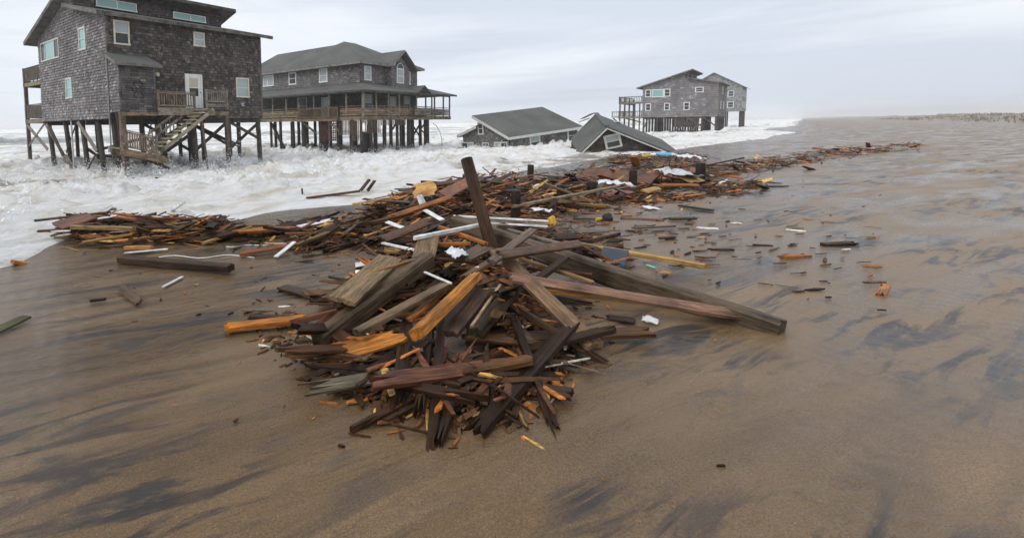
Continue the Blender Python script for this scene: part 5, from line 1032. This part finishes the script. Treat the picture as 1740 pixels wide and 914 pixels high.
# --- other wreckage
def lumpy(name, label, cat, p, sx, sy, sz, mat, seed, rz=0.0, n=3, rough=0.35):
    import bmesh
    bm = bmesh.new(); bmesh.ops.create_icosphere(bm, subdivisions=n, radius=1.0)
    rg = np.random.RandomState(seed); o0 = rg.uniform(0, 50, 3)
    for v in bm.verts:
        k = 1 + rough * 2 * (float(fbm(np.array(v.co.x * 1.6 + o0[0]), np.array(v.co.y * 1.6 + v.co.z * 1.3 + o0[1]), seed, 3)) - 0.5)
        v.co = Vector((v.co.x * sx * k, v.co.y * sy * k, max(v.co.z * sz * k, -0.6 * sz)))
    me = bpy.data.meshes.new(name); bm.to_mesh(me); bm.free()
    o = link(name, me, mat); o.location = p + Vector((0, 0, sz * 0.55)); o.rotation_euler = (0, 0, rz)
    return tag(o, label, cat)
def crumple(name, label, cat, p, w_, l_, mat, seed, rz=0.0, amp=0.12):
    n = 9; xs = np.linspace(-.5, .5, n); X, Y = np.meshgrid(xs, xs, indexing='ij')
    Zc = amp * (1.6 * fbm(X * 5 + seed, Y * 5, seed, 3)) * (1 - 0.5 * np.abs(X)) ; Px = np.stack([X * w_ + 0.08 * w_ * (fbm(X * 6, Y * 6, seed + 3, 2) - .5), Y * l_ + 0.3 * l_ * (fbm(X * 3, Y * 3, seed + 4, 2) - .5), Zc], -1)
    o = link(name, grid_mesh(name, Px, n, n), mat); o.location = p; o.rotation_euler = (0.1, 0.1, rz)
    md = o.modifiers.new('thickness', 'SOLIDIFY'); md.thickness = 0.008
    return tag(o, label, cat)
# blue and white rolled float by the fallen gable
p, q = at_depth(1104, 265, 27.5), at_depth(1152, 267, 27.0); p.z = max(p.z, sea_z(p.x, p.y) + 0.1); q.z = p.z
mb = MB(); fl = empty('float', (p + q) / 2)
def local(v): return v - (p + q) / 2
mb.tube([local(p.lerp(q, f)) for f in (0.22, 0.26, 0.5, 0.72, 0.76)], [0.1, 0.135, 0.145, 0.135, 0.12], 14); mb.build('blue_cover', M_BLUE, fl, smooth=True)
MB().tube([local(p.lerp(q, f)) for f in (0.0, 0.06, 0.2, 0.225)], [0.04, 0.1, 0.125, 0.1], 14).build('white_end', M_WHITE, fl, smooth=True); MB().tube([local(p.lerp(q, f)) for f in (0.755, 0.85, 0.97, 1.0)], [0.115, 0.11, 0.075, 0.03], 14).build('white_end', M_WHITE, fl, smooth=True)
tag(fl, 'pale blue rolled float with white ends before the fallen gable', 'float')
# navy panel
plank('navy_panel', 'navy blue panel standing on edge against the pale yellow board', 'panel', G(1020, 433, 0.12), G(1066, 441, 0.12), 0.24, 0.02, (0.01, 0.03, 0.06), 62, 0.02, 0, M_NAVY)
lumpy('yellow_chunk', 'crumpled yellow foam chunk at the end of the white strips', 'foam chunk', G(938, 383), 0.09, 0.07, 0.12, M_YELLOW, 3)
lumpy('yellow_chunk', 'small yellow foam scrap before the fallen gable', 'foam chunk', G(1098, 268, 0.05), 0.22, 0.15, 0.12, M_YELLOW, 8)
lumpy('black_bag', 'black bag lying on the right sand', 'bag', G(1032, 375), 0.10, 0.09, 0.10, M_BLACK, 5, 0.4, rough=0.25)
plank('yellow_stick', 'yellow handle beside the black bag', 'handle', G(1013, 373, 0.03), G(1027, 372, 0.03), 0.05, 0.05, (0.6, 0.4, 0.02), 0, 0.0, 0, plain('yellow_plastic', (0.62, 0.42, 0.02), 0.4, 0.1))
plank('mint_strip', 'mint green strip lying on the right sand', 'strip', G(1099, 450, 0.015), G(1113, 455, 0.015), 0.035, 0.015, (0.3, 0.6, 0.45), 0, 0.0, 0, M_MINT)
crumple('plastic_sheet', 'crumpled white plastic sheet in the middle of the pile', 'plastic', G(775, 440, 0.42), 0.22, 0.16, M_CLOTH, 4, 0.5, 0.10)
crumple('plastic_sheet', 'crumpled white sheet at the bottom of the pile', 'plastic', G(862, 548, 0.10), 0.14, 0.09, M_CLOTH, 6, 0.2, 0.06)
crumple('plastic_sheet', 'white plastic scrap alone at the lower right sand', 'plastic', G(1104, 549, 0.01), 0.13, 0.09, M_CLOTH, 7, -0.6, 0.05)
crumple('insulation_sheet', 'white insulation scrap on the board behind the yellow chunk', 'insulation', G(920, 362, 0.12), 0.4, 0.25, M_CLOTH, 9, 0.2, 0.10)
crumple('insulation_sheet', 'white insulation on red board right of the stumps', 'insulation', G(1044, 322, 0.26), 0.75, 0.5, M_CLOTH, 12, 0.3, 0.22)
crumple('insulation_sheet', 'pale grey insulation lump before the tan panel', 'insulation', G(1150, 306, 0.22), 1.1, 0.7, M_FOIL, 14, 0.1, 0.28)
crumple('insulation_sheet', 'white foam sheet far along the debris band', 'insulation', G(1170, 271, 0.12), 1.2, 0.8, M_CLOTH, 15, 0.1, 0.2)
crumple('plastic_sheet', 'flat white scrap on the right sand below the grey sheet', 'plastic', G(1108, 355, 0.01), 0.32, 0.22, M_CLOTH, 16, 0.1, 0.03)
plank('pink_sheet', 'speckled pink sheet under the white insulation', 'sheet', G(1018, 326, 0.14), G(1072, 332, 0.10), 0.7, 0.03, (0.30, 0.16, 0.13), 8, 0.15)
rp = [G(270 + i * 13.5, 437 - 2.5 * math.sin(i * 0.9) - i * 0.15, 0.012) for i in range(13)]
tag(MB().tube(rp, 0.008, 6).build('rope', M_WHITE, None, smooth=True), 'white rope snaking over the sand beside the long dark timber', 'rope')
rp = [G(384 + i * 8, 419 - 0.4 * i + math.sin(i) * 1.0, 0.012) for i in range(14)]
tag(MB().tube(rp, 0.007, 6).build('rope', M_WHITE, None, smooth=True), 'thin white cord on the sand left of the reddish board', 'rope')

# ================================================================== SPRAY where surf hits the pilings
rgn = np.random.RandomState(4); mb_v = []; mb_f = []
def splash(x, y, n, r, h):
    z0 = sea_z(x, y)
    for _ in range(n):
        a = rgn.uniform(0, 6.283); rr = abs(rgn.normal(0, r)); hh = rgn.exponential(h) * math.exp(-rr / (r * 2)); sz = rgn.uniform(0.012, 0.035)
        c = np.array([x + rr * math.cos(a), y + rr * math.sin(a), z0 + hh]); k = len(mb_v)
        q = rgn.normal(0, sz, (4, 3)) + c
        mb_v.extend([tuple(v) for v in q]); mb_f.extend([(k, k + 1, k + 2), (k, k + 3, k + 1), (k + 1, k + 3, k + 2), (k + 2, k + 3, k)])
def loc_w(Cc, x, y): return Cc[0] + x * VV[0] + y * UU[0], Cc[1] + x * VV[1] + y * UU[1]
for x, y in ((0.4, 0.2), (0.4, 2.3), (0.4, 4.7), (0.4, 7.4), (0.4, 10.6), (0.4, -0.9), (0.2, -1.4), (2.8, 0.2), (5.1, 0.2), (7.6, 0.1), (9.9, 0.2), (6.3, -1.5), (8.4, 0.3), (4.2, -2.5)):
    splash(*loc_w(C1, x, y), 700, 0.42, 0.30)
splash(*loc_w(C1, 2.2, -2.0), 600, 0.5, 0.35); splash(*loc_w(C1, 7.0, -1.4), 700, 0.7, 0.4); splash(*loc_w(C1, 1.2, -2.4), 500, 0.5, 0.2)
for x, y in ((0.3, 3.4), (0.3, 1.7), (0.3, 5.5), (1.5, 0.3), (3.6, 0.3), (6, 0.3), (8, 0.3), (10.8, 0.3), (0.3, 8.3)): splash(*loc_w(C2, x, y), 260, 0.5, 0.25)
for _ in range(260):
    t_ = rgn.uniform(2, 60); s_ = -rgn.choice([15.5, 19, 22.5, 28, 33, 40]) - 0.05 * (t_ - 12) + rgn.normal(0, 1.2)
    splash(-s_ * UU[0] + t_ * VV[0], -s_ * UU[1] + t_ * VV[1], 45, 0.6, 0.14)
spray = link('spray', mesh('spray', mb_v, mb_f), M_SPRAY); tag(spray, 'white spray thrown up around the house pilings', 'spray', kind='stuff')

# ================================================================== DUNE GRASS on the low dunes to landward
rgn = np.random.RandomState(12); gv = []; gf = []
for _ in range(2600):
    s_ = rgn.uniform(30, 75); t_ = rgn.uniform(30, 420); x = -s_ * UU[0] + t_ * VV[0]; y = -s_ * UU[1] + t_ * VV[1]
    dz = float(2.4 * (fbm(np.array(s_ / 9), np.array(t_ / 14), 31, 4) - 0.42)) * float(sstep(24, 50, np.array(s_))); z = gz(x, y) + dz
    if dz < 0.0: continue
    for _k in range(5):
        a = rgn.uniform(0, 6.28); h = rgn.uniform(0.4, 0.95); b = rgn.uniform(0, 0.5); k = len(gv); w_ = 0.05; ox, oy = rgn.normal(0, 0.25, 2)
        gv += [(x + ox - w_ * math.cos(a), y + oy - w_ * math.sin(a), z - 0.1), (x + ox + w_ * math.cos(a), y + oy + w_ * math.sin(a), z - 0.1), (x + ox + b * h * math.cos(a * 3), y + oy + b * h * math.sin(a * 3), z + h)]; gf.append((k, k + 1, k + 2))
grass = link('dune_grass', mesh('dune_grass', gv, gf), plain('dry_grass', (0.16, 0.14, 0.06), 0.9, 0.4, 0.4)); tag(grass, 'dry dune grass on the low dunes to landward', 'grass', kind='stuff')

# ================================================================== HAZE: salt-laden air over beach and sea
hz = MB().box(-5200, 5200, -5200, 5200, -8.0, 17.0).build('haze', None); hz['kind'] = 'stuff'; hz['label'] = 'thin salt haze in the air over beach and sea'; hz['category'] = 'haze'
m = bpy.data.materials.new('haze_air'); m.use_nodes = True; t = m.node_tree; t.nodes.clear()
pv = t.nodes.new('ShaderNodeVolumePrincipled'); om = t.nodes.new('ShaderNodeOutputMaterial')
pv.inputs['Color'].default_value = (1.0, 1.0, 1.0, 1); pv.inputs['Density'].default_value = 0.0007; pv.inputs['Anisotropy'].default_value = 0.2
t.links.new(pv.outputs[0], om.inputs['Volume']); hz.data.materials.append(m)
